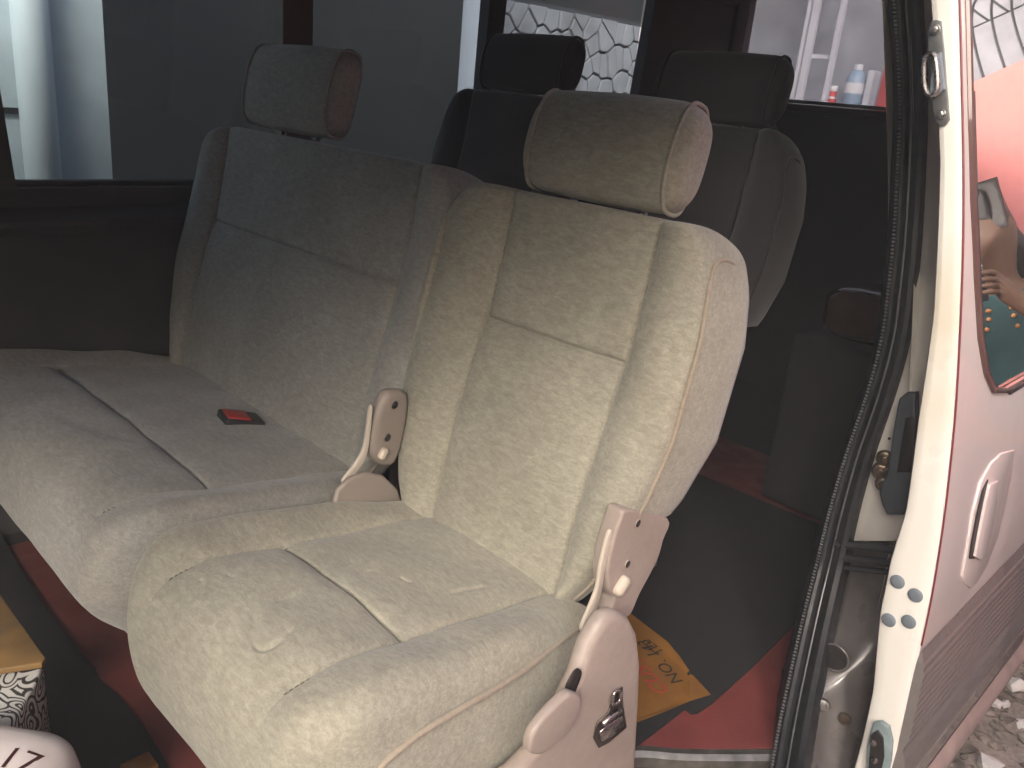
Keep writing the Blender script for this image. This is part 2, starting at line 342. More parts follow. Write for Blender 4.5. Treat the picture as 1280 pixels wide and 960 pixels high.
# shop cabinet beyond the rear window
XS = 5.6
def rp(u, v): return onx(u, v, XS)
cab = thing('display_cabinet', 'pale framed glass display cabinet seen through the dusty rear window', 'cabinet', (XS+.2, float(rp(1040, 80)[1]), 0))
M['cabframe'] = mat('pale_grey_frame', (.62, .62, .66), .5, var=.05)
M['cabback'] = mat('grey_cabinet_back', (.30, .31, .34), .8, var=.25, scale=5)
y1 = rp(925, 60)[1]; y0 = rp(1130, 60)[1]; zt = 2.9; zb = 1.2
mb = MB(); mb.box(XS+.32, XS+.36, y0, y1, zb, zt); obj('back_panel', mb, M['cabback'], cab, smooth=False)
mb = MB(); mb.box(XS+.02, XS+.31, y0, y1, 1.735, 1.765); obj('shelf', mb, M['cabframe'], cab, smooth=False)
mb = MB(); zs = rp(1022, 70)[2]; mb.box(XS+.03, XS+.05, rp(1038, 70)[1], rp(1012, 70)[1], zs-.012, zs+.012); obj('rail', mb, M['cabframe'], cab, smooth=False)
for (ua, va, ub, vb, r) in [(1018, 0, 1001, 127, .022), (1048, 5, 1034, 130, .016), (1012, 0, 990, 127, .012)]:
    mb = MB(); a = rp((ua+ub)/2, (va+vb)/2); mb.box(XS, XS+.03, a[1]-r, a[1]+r, zb, zt); obj('stile', mb, M['cabframe'], cab, smooth=False)
mb = MB(); mb.box(XS-.35, XS-.31, rp(966, 30)[1], rp(930, 30)[1], .6, 2.9); single('curtain_panel', mb, mat('pale_drape', (.66, .68, .72), .9, var=.08, scale=9), 'pale hanging panel beside the display cabinet', 'panel', smooth=False)
def lathe_thing(name, label, cat, u, v0, v1, r, colr, prf, parts):
    p = onx(u, v1, XS+.12); h = onx(u, v0, XS+.12)[2]-1.767; root = thing(name, label, cat, (p[0], p[1], 1.767))
    for (pn, prof_, mm) in parts:
        b = MB(); n = 20; vs = []; fs = []
        for (rr, zz) in prof_:
            for k in range(n): vs.append((p[0]+r*rr*math.cos(6.2832*k/n), p[1]+r*rr*math.sin(6.2832*k/n), 1.767+h*zz))
        for i in range(len(prof_)-1):
            for k in range(n): fs.append((i*n+k, i*n+(k+1) % n, (i+1)*n+(k+1) % n, (i+1)*n+k))
        fs.append(tuple(range(n))[::-1]); fs.append(tuple((len(prof_)-1)*n+k for k in range(n)))
        b.add(vs, fs); obj(pn, b, mm, root, sharp=45)
    return root
mwhite = mat('white_plastic', (.72, .72, .74), .5); mred = mat('red_print', (.55, .06, .05), .5); mblue = mat('blue_plastic', (.28, .38, .48), .4, var=.15, scale=12)
lathe_thing('jar', 'small jar with a red band and white lid on the cabinet shelf', 'jar', 1037, 107, 131, .032, None, None,
    [('jar_body', [(.95, .0), (1, .05), (1, .62), (.9, .7)], mred), ('band', [(1.02, .3), (1.02, .42)], mwhite), ('lid', [(.95, .71), (1.0, .73), (1.0, .96), (.9, 1)], mwhite)])
lathe_thing('bottle', 'pale blue bottle with white cap standing on the cabinet shelf', 'bottle', 1063, 80, 133, .062, None, None,
    [('bottle_body', [(.9, 0), (1, .04), (1, .68), (.75, .8), (.42, .86)], mblue), ('cap', [(.45, .865), (.45, 1)], mwhite), ('label_band', [(1.02, .3), (1.02, .55)], mwhite)])
a = onx(1075, 138, XS+.1); b_ = onx(1094, 88, XS+.1)
mb = MB(); mb.box(XS+.1, XS+.2, b_[1], a[1], 1.767, b_[2], .004); single('carton', mb, mat('white_carton', (.70, .71, .74), .7, var=.05), 'upright white carton between the blue bottle and the red panel', 'carton')
a = onx(1096, 140, XS-.02); b_ = onx(1135, 60, XS-.02)
mb = MB(); mb.box(XS-.06, XS-.02, b_[1], a[1], .4, b_[2], .004); single('red_post', mb, mat('red_panel_paint', (.50, .07, .06), .5, var=.1), 'red painted panel at the end of the display cabinet', 'panel')
# pale tall building front closing the view behind the cabinet
mb = MB(); mb.box(7.2, 7.4, -1.0, 8, 0, 4.5); single('shop_wall', mb, mat('grey_shop_wall', (.30, .31, .34), .9, var=.3, scale=1.2, var2=.2, scale2=5), 'grey shop wall behind the display cabinet', 'wall', smooth=False)

# ------------------------------------------------------------------ the van
van = thing('van', 'cream passenger van with its sliding side door pushed open', 'van', (1.5, 1.3, 0))
FZ = .5
def vp(name, mb, m, sharp=35, smooth=True): return obj(name, mb, m, van, smooth=smooth, sharp=sharp)
# floor with the cut-away step corner
mb = MB(); pts = [(-.6, .72), (1.05, .72), (1.14, .666), (1.20, .605), (1.27, .545), (1.36, .478), (1.42, .50), (1.6, .59), (3.5, .60), (3.5, 2.15), (-.6, 2.15)]
mb.prism([(x, y, FZ-.04) for x, y in pts], (0, 0, .04)); vp('floor', mb, M['floor'], smooth=False)
mb = MB(); mb.box(-.6, 1.6, .40, .80, .26, .30); vp('step', mb, M['black_pl'], smooth=False)
mb = MB(); ed = [(.95, .712), (1.05, .71), (1.14, .656), (1.20, .597), (1.27, .537), (1.355, .468)]
sm = smoothpoly([(x, y, 0) for x, y in ed], 6)
for i, (zz0, zz1, off) in enumerate([(FZ-.022, FZ+.006, .012)]):
    G = []
    for k, p in enumerate(sm):
        t = np.array(sm[min(k+1, len(sm)-1)])-np.array(sm[max(k-1, 0)]); t /= np.linalg.norm(t); n = np.array([-t[1], t[0], 0])
        G.append([p+n*.018+np.array([0, 0, zz1]), p+n*.004+np.array([0, 0, zz1+.001]), p-n*.006+np.array([0, 0, zz1-.006]), p-n*.008+np.array([0, 0, zz0])])
    mb.grid(np.array(G))
vp('edge_strip', mb, mat('worn_alloy', (.20, .19, .17), .35, .7, var=.4, scale=30))
# far side wall and pillars
YF = 2.13
mb = MB(); G = []
for x in np.linspace(-.6, 3.5, 3):
    G.append([(x, 2.13, FZ), (x, 2.12, 1.0), (x, 2.115, 1.24), (x, 2.095, 1.262), (x, 2.095, 1.275), (x, 2.14, 1.30), (x, 2.15, 1.34), (x, 2.2, 1.352)])
mb.grid(np.array(G), True); mb.box(-.6, 3.5, 2.2, 2.24, .2, 1.34); vp('side_trim', mb, M['trim'], sharp=30)
def fx(u, v): return ony(u, v, YF)[0]
def pillar(xa, xb, m, xa2=None, xb2=None):
    xa2 = xa if xa2 is None else xa2; xb2 = xb if xb2 is None else xb2
    b = MB(); b.prism([(xa, 2.12, 1.34), (xb, 2.12, 1.34), (xb2, 2.12, 2.12), (xa2, 2.12, 2.12)], (0, .043, 0), .010, 3); vp('window_pillar', b, m)
pillar(.50, .598, M['trim'], .44, .548)
pillar(1.262, 1.352, M['pillar'])
pillar(1.985, 2.045, M['trim'], 1.995, 2.075)
pillar(2.80, 3.46, M['trim'], 2.86, 3.46)
mb = MB(); mb.box(-.6, 3.5, 2.1, 2.22, 2.08, 2.16, .02); vp('roof_rail', mb, M['trim'])
for (xa, xb) in [(-.55, .52), (.54, 1.30), (1.31, 2.03), (2.03, 2.84)]:
    b = MB(); b.box(xa, xb, 2.165, 2.170, 1.335, 2.1); vp('window_pane', b, M['glass_side'], smooth=False)
# window sill rubber
mb = MB(); mb.tube([(-.5, 2.152, 1.352), (3.4, 2.152, 1.352)], .009, 8); vp('window_rubber', mb, M['rubber'])
# roof, rear end
mb = MB(); mb.box(-.6, 3.6, .55, 2.24, 2.14, 2.2); vp('roof', mb, M['liner'], smooth=False)
mb = MB(); mb.box(-.3, 1.05, .32, .64, 1.80, 2.139, .02); vp('door_header', mb, M['paint'])  # unseen header set low and outboard to shade the upper seats
zl = onx(1050, 133, 3.46)[2]
mb = MB(); mb.box(3.46, 3.56, .5, 2.22, .3, zl-.004); mb.box(3.42, 3.46, .6, 2.1, .5, zl-.03, .012); vp('tailgate_panel', mb, M['trim'], smooth=False)
mb = MB(); mb.box(3.44, 3.466, .6, 2.14, zl-.003, zl+.012, .004); vp('tailgate_ledge', mb, mat('dusty_grey_ledge', (.35, .34, .33), .6))
mb = MB(); mb.box(3.50, 3.505, .55, 2.2, zl-.01, 2.14); vp('rear_window_pane', mb, M['glass_rear'], smooth=False)
mb = MB(); mb.box(3.42, 3.56, 2.1, 2.22, zl, 2.14, .01); vp('tailgate_frame', mb, M['trim'])
# near body side behind the opening, and the front post
mb = MB()
zs_ = np.linspace(.22, 2.14, 30)
G = [[(x, prof(z)+.125, z) for x in (1.592, 2.5, 3.56)] for z in zs_]; mb.grid(np.array(G))
G = [[(x, prof(z)+.20, z) for x in (1.66, 2.5, 3.56)] for z in zs_]; mb.grid(np.array(G), True)
vp('body_side', mb, M['paint'])
mb = MB(); G = [[(-.27, prof(z)+.2, z), (-.17, prof(z)+.2, z), (-.15, prof(z)+.16, z), (-.17, prof(z)+.12, z), (-.27, prof(z)+.11, z), (-.28, prof(z)+.15, z)] for z in zs_]; mb.grid(np.array(G)); vp('front_post', mb, M['jamb'])
# cab ahead of the opening (unseen, added to limit light, near door omitted): roof, dash, tinted windscreen
for (ya, yb, za, zb2, xe) in ((.56, .62, 1.72, 2.14, -.30), (2.13, 2.2, 1.95, 2.14, -.6), (2.13, 2.2, .3, 1.33, -.6)):
    mb = MB(); mb.box(-1.9, xe, ya, yb, za, zb2); vp('cab_side', mb, M['trim'], smooth=False)
for (ya, za, xe) in ((2.17, 1.3, -.6),):
    mb = MB(); mb.box(-1.9, xe, ya, ya+.005, za, 1.96); vp('cab_window', mb, M['glass_side'], smooth=False)
mb = MB(); mb.box(-1.9, -.6, .55, 2.24, 2.141, 2.2); vp('cab_roof', mb, M['liner'], smooth=False)
mb = MB(); mb.box(-1.95, -.6, .45, 2.2, .46, .499); vp('cab_floor', mb, M['floor'], smooth=False)
mb = MB(); mb.box(-1.9, -1.45, .5, 2.15, .5, 1.2, .05); vp('dashboard', mb, M['trim'])
mb = MB(); mb.prism([(-1.9, .5, 1.19), (-1.9, 2.2, 1.19), (-1.5, 2.2, 2.13), (-1.5, .5, 2.13)], (-.005, 0, 0)); vp('windscreen', mb, glass('tinted_windscreen', (.45, .48, .48), dust=.01), smooth=False)
# ---- rear post of the door opening: jamb, seals
up_rows = [((1146, -60), (1203, -60)), ((1150, 0), (1198, 0)), ((1152, 140), (1193, 140)), ((1148, 300), (1188, 300)), ((1137, 420), (1181, 420)), ((1110, 500), (1170, 500)), ((1083, 580), (1155, 580)), ((1066, 640), (1143, 640)), ((1058, 676), (1138, 676))]
lo_rows = [((1056, 684), (1138, 684)), ((1050, 712), (1132, 712)), ((1035, 770), (1118, 770)), ((1019, 830), (1106, 830)), ((1006, 890), (1100, 890)), ((994, 960), (1092, 960)), ((978, 1060), (1080, 1060))]
def sealx(v): return 1.602 if v < 700 else 1.602-.28*((v-700)/260.)**1.3
def jamb(rows, xs, relief, nu=26, per=8):
    L = smoothpoly([(a[0], a[1], 0) for a, b in rows], per); Rr = smoothpoly([(b[0], b[1], 0) for a, b in rows], per); G = []
    for a, b in zip(L, Rr):
        row = []
        for k in range(nu+1):
            t = k/nu; u = a[0]+(b[0]-a[0])*t; v = a[1]+(b[1]-a[1])*t
            xq = xs-(1-t)*(1.602-sealx(v)); p = onx(u, v, xq); row.append(onx(u, v, xq+relief(t, p[2], u, v)))
        G.append(row)
    return np.array(G)
mb = MB(); mb.grid(jamb(up_rows, 1.60, lambda t, z, u, v: .018*math.cos(t*3.0)+.008*(1-min(1, t*6))), True)
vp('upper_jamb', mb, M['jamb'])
def lowrel(t, z, u, v):
    r = .018*math.cos(t*3.1)+.012*(1-min(1, t*5))
    d = math.hypot((u-1047)/40., (v-760)/60.); r += .010*math.exp(-d*d*1.5)
    s = ((u-1010)*.55+(v-900)*.45)/18.; r -= .014*math.exp(-s*s)*(1 if v > 840 else max(0, 1-(840-v)/40.))
    d = math.hypot((u-1058)/22., (v-905)/26.); r -= .016*math.exp(-d*d)
    d = math.hypot((u-1030)/16., (v-940)/40.); r += .016*math.exp(-d*d)
    return r
mb = MB(); mb.grid(jamb(lo_rows, 1.615, lowrel, 60, 14), True)
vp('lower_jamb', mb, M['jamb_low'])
# black ledge bands between upper and lower jamb
for (v0, r) in ((680, .010), (697, .009), (709, .006)):
    mb = MB(); mb.tube([onx(u, v0+(u-1050)*.10, 1.597) for u in np.linspace(1046, 1140, 8)], r, 8); vp('ledge_rubber', mb, M['rubber'])
# seals along the post: ribbed inner lip, black bulb, thin bead
seal_px = [(1122, -80), (1118, -40), (1115, 0), (1120, 70), (1122, 140), (1119, 220), (1114, 300), (1108, 360), (1100, 420), (1082, 490), (1053, 575), (1034, 640), (1018, 705), (1003, 765), (988, 830), (974, 895), (962, 960), (944, 1060)]
SL = smoothpoly([(u, v, 0) for u, v in seal_px], 14)
def seal_path(du, dx=0.0, step=1): return [onx(p[0]+du(p[1]) if callable(du) else p[0]+du, p[1], sealx(p[1])+dx) for p in SL[::step]]
G = []
for p in SL:
    wd = 38+max(0, (p[1]-560))*.025; x = sealx(p[1]); row = []
    for k, (t, dx) in enumerate([(-.15, .06), (-.05, .02), (0, .0), (.06, -.010), (.16, -.014), (.27, -.010), (.33, -.002), (.40, .004), (.46, -.002), (.56, -.012), (.70, -.016), (.86, -.012), (.97, .002), (1.08, .03)]):
        row.append(onx(p[0]+wd*t, p[1], x+dx))
    G.append(row)
mb = MB(); mb.grid(np.array(G), True); vp('door_seal', mb, M['rubber'])
mb = MB(); mb.tube(seal_path(lambda v: 17.5+max(0, v-560)*.012, -.004), .0022, 6); vp('seal_bead', mb, M['rubber_grey'])
# ribs of the lip
fine = seal_path(2.5, -.012); mb = MB(); acc = 0
for i in range(1, len(fine)):
    acc += np.linalg.norm(fine[i]-fine[i-1])
tot = acc; cum = [0]
for i in range(1, len(fine)): cum.append(cum[-1]+np.linalg.norm(fine[i]-fine[i-1]))
for s_ in np.arange(0, tot, .0068):
    p = np.array([np.interp(s_, cum, [q[k] for q in fine]) for k in range(3)])
    mb.add(iv*np.array([.0034, .0042, .0026])+p, ifc)
o = vp('seal_ribs', mb, M['rubber_grey']); o['kind'] = 'stuff'
# black latch guide on the jamb, greasy roller nest, screw hole
mb = MB(); gp = [(1150, 488), (1137, 489), (1129, 496), (1126, 510), (1120, 545), (1115, 585), (1108, 600), (1104, 612), (1108, 628), (1114, 640), (1150, 640)]
mb.prism([onx(u, v, 1.585) for u, v in gp], (-.022, 0, 0), .005, 3); guide = vp('latch_guide', mb, mat('slate_plastic', (.055, .065, .075), .45, var=.15, scale=30))
mb = MB(); mb.prism([onx(u, v, 1.566) for u, v in [(1146, 520), (1133, 522), (1129, 545), (1122, 590), (1140, 590)]], (-.004, 0, 0), .001, 1); obj('guide_slot_shade', mb, M['recess'], guide)  # raised black piece painting the slot's inner shade
for (u, v, r) in [(1106, 572, .016), (1101, 588, .017), (1104, 604, .015), (1112, 590, .013)]:
    p = onx(u, v, 1.597); mb = MB(); mb.disc(p, (-1, -.3, 0), r, .012, 16, .006); mb.disc(p+np.array([-.011, -.003, 0]), (-1, -.3, 0), r*.5, .006, 12, .002); vp('greasy_bolt', mb, M['dirt'])
for (u, v, r) in [(1112, 548, .0025)]:
    mb = MB(); mb.disc(onx(u, v, 1.598), (-1, 0, 0), r, .003, 8); vp('small_screw', mb, M['recess'])
p = onx(1044, 821, 1.52)
mb = MB(); mb.disc(p+np.array([-.001, 0, 0]), (-1, -.1, 0), .027, .004, 28); vp('access_hole_shade', mb, M['recess'])  # black disc painted for the dark inside the hole
mb = MB(); mb.tube([p+np.array([-.003, .0275*math.cos(a), .0275*math.sin(a)]) for a in np.linspace(0, 2*math.pi, 28, endpoint=False)], .0022, 6, True); vp('hole_rim', mb, M['jamb_low'])
p = onx(1028, 881, 1.46); mb = MB(); mb.disc(p, (-1, -.3, 0), .009, .008, 6, .001); mb.disc(p+np.array([.004, 0, -.0]), (-1, -.3, 0), .013, .006, 16, .002); vp('hex_bolt', mb, M['steel'])
p = onx(1056, 898, 1.50); mb = MB(); mb.disc(p, (-1, -.2, 0), .013, .006, 14, .003); vp('rubber_stop', mb, M['dirt'])

# ---- sliding door, pushed back and standing proud of the body
XD = 1.45
TZ = [.2, .5, .67, .83, .93, 1.03, 1.2, 1.37, 1.49, 1.61, 1.84, 2.2]; TY = [.065, .065, .064, .080, .078, .064, .059, .044, .041, .037, .044, .05]
def thk(z): return np.interp(z, TZ, TY)
mb = MB(); G = []
for z in np.linspace(.335, 2.06, 90):
    yo = prof(z); yi = yo+thk(z); c_ = .018 if z < .78 else 0
    G.append([(2.9, yi, z), (XD+.012, yi, z), (XD+.003, yi-.004, z), (XD, yi-.012, z), (XD, (yi*2+yo)/3, z), (XD, (yi+yo*2)/3, z), (XD, yo+.009, z), (XD+.002, yo+.003, z), (XD+.007, yo, z)])
mb.grid(np.array(G), True); door = vp('sliding_door', mb, M['paint'])
def dp(name, mb, m, sharp=35, smooth=True): return obj(name, mb, m, door, smooth=smooth, sharp=sharp)
WZ = [1.2135, 1.226, 1.267, 1.335, 1.43, 1.555, 1.674, 2.06]; WX = [1.72, 1.648, 1.594, 1.549, 1.518, 1.491, 1.485, 1.485]
mb = MB(); zb_ = 1.2135
G = [[(x, prof(z)-.0005, z) for x in np.concatenate([[XD+.006], np.linspace(XD+.02, 2.9, 14)])] for z in np.linspace(.335, zb_, 50)]
mb.grid(np.array(G))
zz = np.concatenate([zb_+np.linspace(0, 1, 12)**2*.05, np.linspace(zb_+.06, 2.06, 40)])
def wx(z): return float(np.interp(z, WZ, WX))
G = [[(XD+.006+(wx(z)-XD-.006)*t, prof(z)-.0005, z) for t in np.linspace(0, 1, 6)] for z in zz]
mb.grid(np.array(G)); dp('outer_panel', mb, M['skin_paint'])
mb = MB(); G = [[(x, prof(z)+.004, z) for x in (1.476, 2.0, 2.9)] for z in np.linspace(1.20, 2.06, 50)]; mb.grid(np.array(G)); dp('door_window', mb, M['glass_film'])
path = [(wx(z), prof(z)-.002, z) for z in zz[::-1]]+[(x, prof(zb_)-.002, zb_) for x in np.linspace(1.76, 2.9, 10)]
mb = MB(); mb.tube(path, .0065, 8); dp('window_trim', mb, mat('dark_window_trim', (.10, .055, .05), .2, coat=.8))
mb = MB(); mb.tube([(x+.012 if i < len(zz) else x, y-.001, z-.0125 if i >= len(zz) else z) for i, (x, y, z) in enumerate(path)][len(zz)//3:], .004, 6); dp('trim_lip', mb, M['rubber'])
mb = MB(); mb.tube([(XD+.004, prof(z)-.0012, z) for z in np.linspace(.80, 2.05, 60)], .0016, 6); dp('edge_line', mb, M['burgundy'])  # burgundy tube painting in the dark red reflection along the edge
# ribbed lower cladding and painted sill strip
G = []; zc = []
for z in np.linspace(.362, .785, 150):
    t = (z-.362)/(.785-.362); base = .012*math.sin(min(1, (1-t)*8)*math.pi/2)*math.sin(min(1, t*10)*math.pi/2)
    rib = .0022*max(0, math.cos((z-.64)*2*math.pi/.017)) if .60 < z < .76 else 0
    cv = .010*math.exp(-((z-.52)/.03)**2)-.006*math.exp(-((z-.58)/.015)**2)
    if z < .45: cv -= .004
    y = prof(z)-.002-base-rib-cv
    G.append([(x, y if k > 0 else prof(z)+.004, z) for k, x in enumerate((XD+.004, XD+.010, 1.9, 2.4, 2.9))])
mb = MB(); mb.grid(np.array(G)); dp('cladding', mb, M['cladding'])
mb = MB(); G = [[(x, prof(z)-.004-.02*math.sin((z-.28)/.08*math.pi), z) for x in (XD+.02, 2.2, 2.9)] for z in np.linspace(.28, .36, 10)]; mb.grid(np.array(G)); dp('bottom_lip', mb, M['sillpaint'])
# pull handle in its dished bezel
def onto(px, off): return [ondoor(u, v)+np.array([0, off, 0]) for u, v in px]
mb = MB(); mb.prism(onto([(1266, 562), (1250, 566), (1237, 578), (1224, 602), (1214, 640), (1206, 690), (1201, 720), (1204, 729), (1211, 735), (1219, 728), (1232, 706), (1246, 668), (1256, 628), (1262, 596)], .002), (0, -.006, 0), .0025, 3); bez = dp('handle_bezel', mb, M['skin_paint'])
mb = MB(); mb.prism(onto([(1231, 598), (1224, 612), (1217, 642), (1210, 680), (1208, 697), (1214, 697), (1220, 668), (1228, 632)], -.0042), (0, -.002, 0), .0005, 1); dp('handle_gap_shade', mb, M['recess'])  # black strip painting the shade behind the grip
mb = MB(); mb.prism(onto([(1241, 599), (1230, 603), (1225, 625), (1217, 665), (1212, 693), (1219, 698), (1226, 693), (1233, 662), (1239, 628)], -.004), (0, -.007, 0), .003, 3); dp('handle_grip', mb, M['skin_paint'])
# hardware on the front edge of the door
def edge(u, v, dx=0.0): return onx(u, v, XD-.0005-dx)
mb = MB(); mb.prism([edge(u, v) for u, v in [(1166, 26), (1172, 25), (1178, 27), (1181, 60), (1184, 100), (1188, 150), (1184, 156), (1176, 157), (1169, 150), (1165, 120), (1161, 70), (1161, 38)]], (-.004, 0, 0), .0012, 2); stp = dp('striker_plate', mb, mat('grey_striker_steel', (.26, .27, .27), .4, .7, var=.15, scale=50))
for (u, v) in ((1169, 37), (1176, 143)):
    p = edge(u, v, .004); mb = MB(); mb.disc(p, (-1, 0, 0), .0078, .003, 18, .001); mb.disc(p+np.array([-.003, 0, 0]), (-1, 0, 0), .0052, .005, 6, .001); dp('striker_bolt', mb, M['steel'])
lp = [(1160, 68), (1156, 76), (1155, 95), (1157, 112), (1162, 119), (1168, 118), (1172, 108), (1171, 85), (1168, 70)]
mb = MB(); mb.tube([edge(u, v, .014) for u, v in smoothpoly([(a, b, 0) for a, b in lp], 4, True) for u, v in [(u, v)]] if False else [edge(q[0], q[1], .014) for q in smoothpoly([(a, b, 0) for a, b in lp], 4, True)], .0042, 8, True); dp('striker_loop', mb, M['chrome'])
mb = MB(); mb.prism([edge(u, v, .003) for u, v in [(1170, 70), (1178, 66), (1183, 112), (1174, 120), (1164, 118)]], (-.011, 0, 0), .003, 2); dp('striker_block', mb, M['greyplug'])
for (u, v) in ((1122, 727), (1144.5, 744), (1111, 775), (1136, 777)):
    mb = MB(); p = edge(u, v); n = 22; vs = []; fs = []
    for (r, h) in [(.0125, 0), (.0128, .0015), (.011, .003), (.006, .0042)]:
        for k in range(n): vs.append(p+np.array([-h, r*math.cos(6.2832*k/n), r*math.sin(6.2832*k/n)]))
    for i in range(3):
        for k in range(n): fs.append((i*n+k, i*n+(k+1) % n, (i+1)*n+(k+1) % n, (i+1)*n+k))
    fs.append(tuple(3*n+k for k in range(n))); mb.add(vs, fs); dp('blanking_plug', mb, M['greyplug'])
mb = MB(); mb.prism([edge(u, v) for u, v in [(1094, 900), (1104, 899), (1114, 906), (1118, 925), (1116, 950), (1110, 975), (1085, 975), (1086, 930)]], (-.012, 0, 0), .004, 3); lw = dp('lower_latch', mb, mat('blue_grey_latch', (.22, .28, .29), .5, var=.2, scale=40))
mb = MB(); mb.prism([edge(u, v, .012) for u, v in [(1089, 918), (1098, 912), (1105, 922), (1106, 945), (1100, 972), (1086, 972)]], (-.004, 0, 0), .001, 1); dp('latch_recess_shade', mb, M['recess'])  # raised black plate in place of the recess shade
for (u, v) in ((1092, 928), (1094, 950)):
    mb = MB(); mb.disc(edge(u, v, .015), (-1, 0, 0), .006, .006, 12, .002); dp('latch_bolt', mb, M['chrome'])
# ------------------------------------------------------------------ seats
def g_(d, s): return np.exp(-(d/s)**2)
def pad(frame, cy, s0, s1, hwt, r0, r1, wfun, R, depth, nu=150, ns=170, wr=10, bulge=.004, under=0.0, gseam=None, R_end=None):
    """soft upholstered pad: puffed front face with seams, rolled edge, side wall, plain back"""
    hs, hv = hwt; hwf = lambda s: np.interp(s, hs, hv); a = max(hv)
    tx = np.linspace(-1, 1, nu); X0 = a*(.8*tx+.2*np.sin(tx*np.pi/2)); ts = np.linspace(-1, 1, ns); S0 = (s0+s1)/2+(s1-s0)/2*(.85*ts+.15*np.sin(ts*np.pi/2))
    X, S = np.meshgrid(X0, S0); d = np.minimum(a-np.abs(X), np.minimum(S-s0, s1-S)); Xm = X.copy(); Sm = S.copy()
    r1 = r1 if isinstance(r1, tuple) else (r1, r1)
    for (r, edge, sg, side) in ((r0, s0, -1, -1), (r0, s0, -1, 1), (r1[0], s1, 1, -1), (r1[1], s1, 1, 1)):
        qx = np.abs(X)-(a-r); qs = sg*(S-edge)+r; msk = (qx > 0) & (qs > 0) & (X*side > 0); m = np.maximum(qx, qs); h = np.hypot(qx, qs)+1e-12
        Xm = np.where(msk, np.sign(X)*((a-r)+qx*m/h), Xm); Sm = np.where(msk, edge-sg*r+sg*qs*m/h, Sm); d = np.where(msk, np.minimum(r-m, d+1), d)
    Yr = Xm*hwf(Sm)/a; dd = np.clip(d, 0, R); drop = R-np.sqrt(np.maximum(0, R*R-(R-dd)**2))
    Wv = wfun(Yr, Sm, d)+drop
    mb = MB(); G = np.array([[frame(cy+Yr[i, j], Sm[i, j], Wv[i, j]) for j in range(nu)] for i in range(ns)]); mb.grid(G)
    loop = [(0, j) for j in range(nu)]+[(i, nu-1) for i in range(1, ns)]+[(ns-1, j) for j in range(nu-2, -1, -1)]+[(i, 0) for i in range(ns-2, 0, -1)]
    L = np.array([(Yr[i, j], Sm[i, j]) for i, j in loop]); w0 = np.array([Wv[i, j] for i, j in loop]); n = len(loop)
    T = np.roll(L, -2, 0)-np.roll(L, 2, 0); T /= np.linalg.norm(T, axis=1)[:, None]+1e-12; Nn = np.stack([T[:, 1], -T[:, 0]], 1)
    base = len(mb.v); D = np.array([depth(y, s) for y, s in L]); idx = [[i*nu+j for i, j in loop]]
    for k in range(1, wr+1):
        t = k/wr; off = bulge*math.sin(math.pi*t)-under*t**1.3*np.maximum(0, -Nn[:, 1])-(.004*t)
        if gseam is not None: off = off-.006*(g_(np.abs(L[:, 0])-gseam, .006))*np.maximum(0, -Nn[:, 1])*(1 if t < .8 else 0)
        P = L+Nn*np.asarray(off)[:, None] if np.ndim(off) else L+Nn*off
        w = w0+(D-w0)*t; o = len(mb.v); mb.v += [tuple(map(float, frame(cy+P[q, 0], P[q, 1], w[q]))) for q in range(n)]; idx.append(list(range(o, o+n)))
    for k in range(wr):
        A, B = idx[k], idx[k+1]
        for q in range(n): mb.f.append((A[q], B[q], B[(q+1) % n], A[(q+1) % n]))
    last = {loop[q]: idx[-1][q] for q in range(n)}
    for i in range(ns-1): mb.f.append((last[(i, 0)], last[(i+1, 0)], last[(i+1, nu-1)], last[(i, nu-1)]))
    mb.f.append(tuple(last[(0, j)] for j in range(nu))); mb.f.append(tuple(last[(ns-1, j)] for j in range(nu-1, -1, -1)))
    return mb
def back_frame(x0, z0, th):
    t = math.radians(th); S_ = np.array([math.sin(t), 0, math.cos(t)]); N_ = np.array([math.cos(t), 0, -math.sin(t)]); o = np.array([x0, 0, z0])
    return lambda y, s, w: o+np.array([0, y, 0])+S_*s+N_*w
def cush_frame(x0, z0, tilt):
    k = math.tan(math.radians(tilt)); return lambda y, s, w: np.array([x0+s, y, z0-k*s-w])
def headrest(frame, cy, a, sc, hs, hd, wc, n=44, m=60, tap=.07):
    mb = MB(); G = []; loopn = []
    ys = np.concatenate([-a+.045*(1-np.cos(np.linspace(0, np.pi/2, 10))), np.linspace(-a+.045, a-.045, m-20)[1:-1], a-.045+.045*np.sin(np.linspace(0, np.pi/2, 10))])
    for y in ys:
        e = max(0, abs(y)-(a-.045))/.045; sc_ = math.sqrt(max(0, 1-e*e))*.5+.5 if e < 1 else .0
        if e >= .999: sc_ = .0
        row = []; f = 1-tap*(abs(y)/a)**2
        for k in range(n):
            an = 2*math.pi*k/n; c, s = math.cos(an), math.sin(an); p = 2/3.0
            u = math.copysign(abs(c)**p, c)*hs*f*sc_; v = math.copysign(abs(s)**p, s)*hd*f*sc_
            v -= .006*math.cos(math.pi*.5*u/hs) if v < 0 else 0
            row.append(frame(cy+y, sc+u, wc+v))
        row.append(row[0]); G.append(row)
    mb.grid(np.array(G)); return mb
def headpipe(frame, cy, y, sc, hs, hd, wc, r=.0035, n=60, f=1.0):
    pts = []
    for k in range(n):
        an = 2*math.pi*k/n; c, s = math.cos(an), math.sin(an); p = 2/3.0
        u = math.copysign(abs(c)**p, c)*hs*f; v = math.copysign(abs(s)**p, s)*hd*f; v -= .006*math.cos(math.pi*.5*u/hs) if v < 0 else 0
        pts.append(frame(cy+y, sc+u, wc+v))
    mb = MB(); mb.tube(pts, r, 7, True); return mb
TH = 13.0
BF = back_frame(.885, .915, TH); CF0 = (.374, 1.001, 7.5); CF = cush_frame(*CF0)
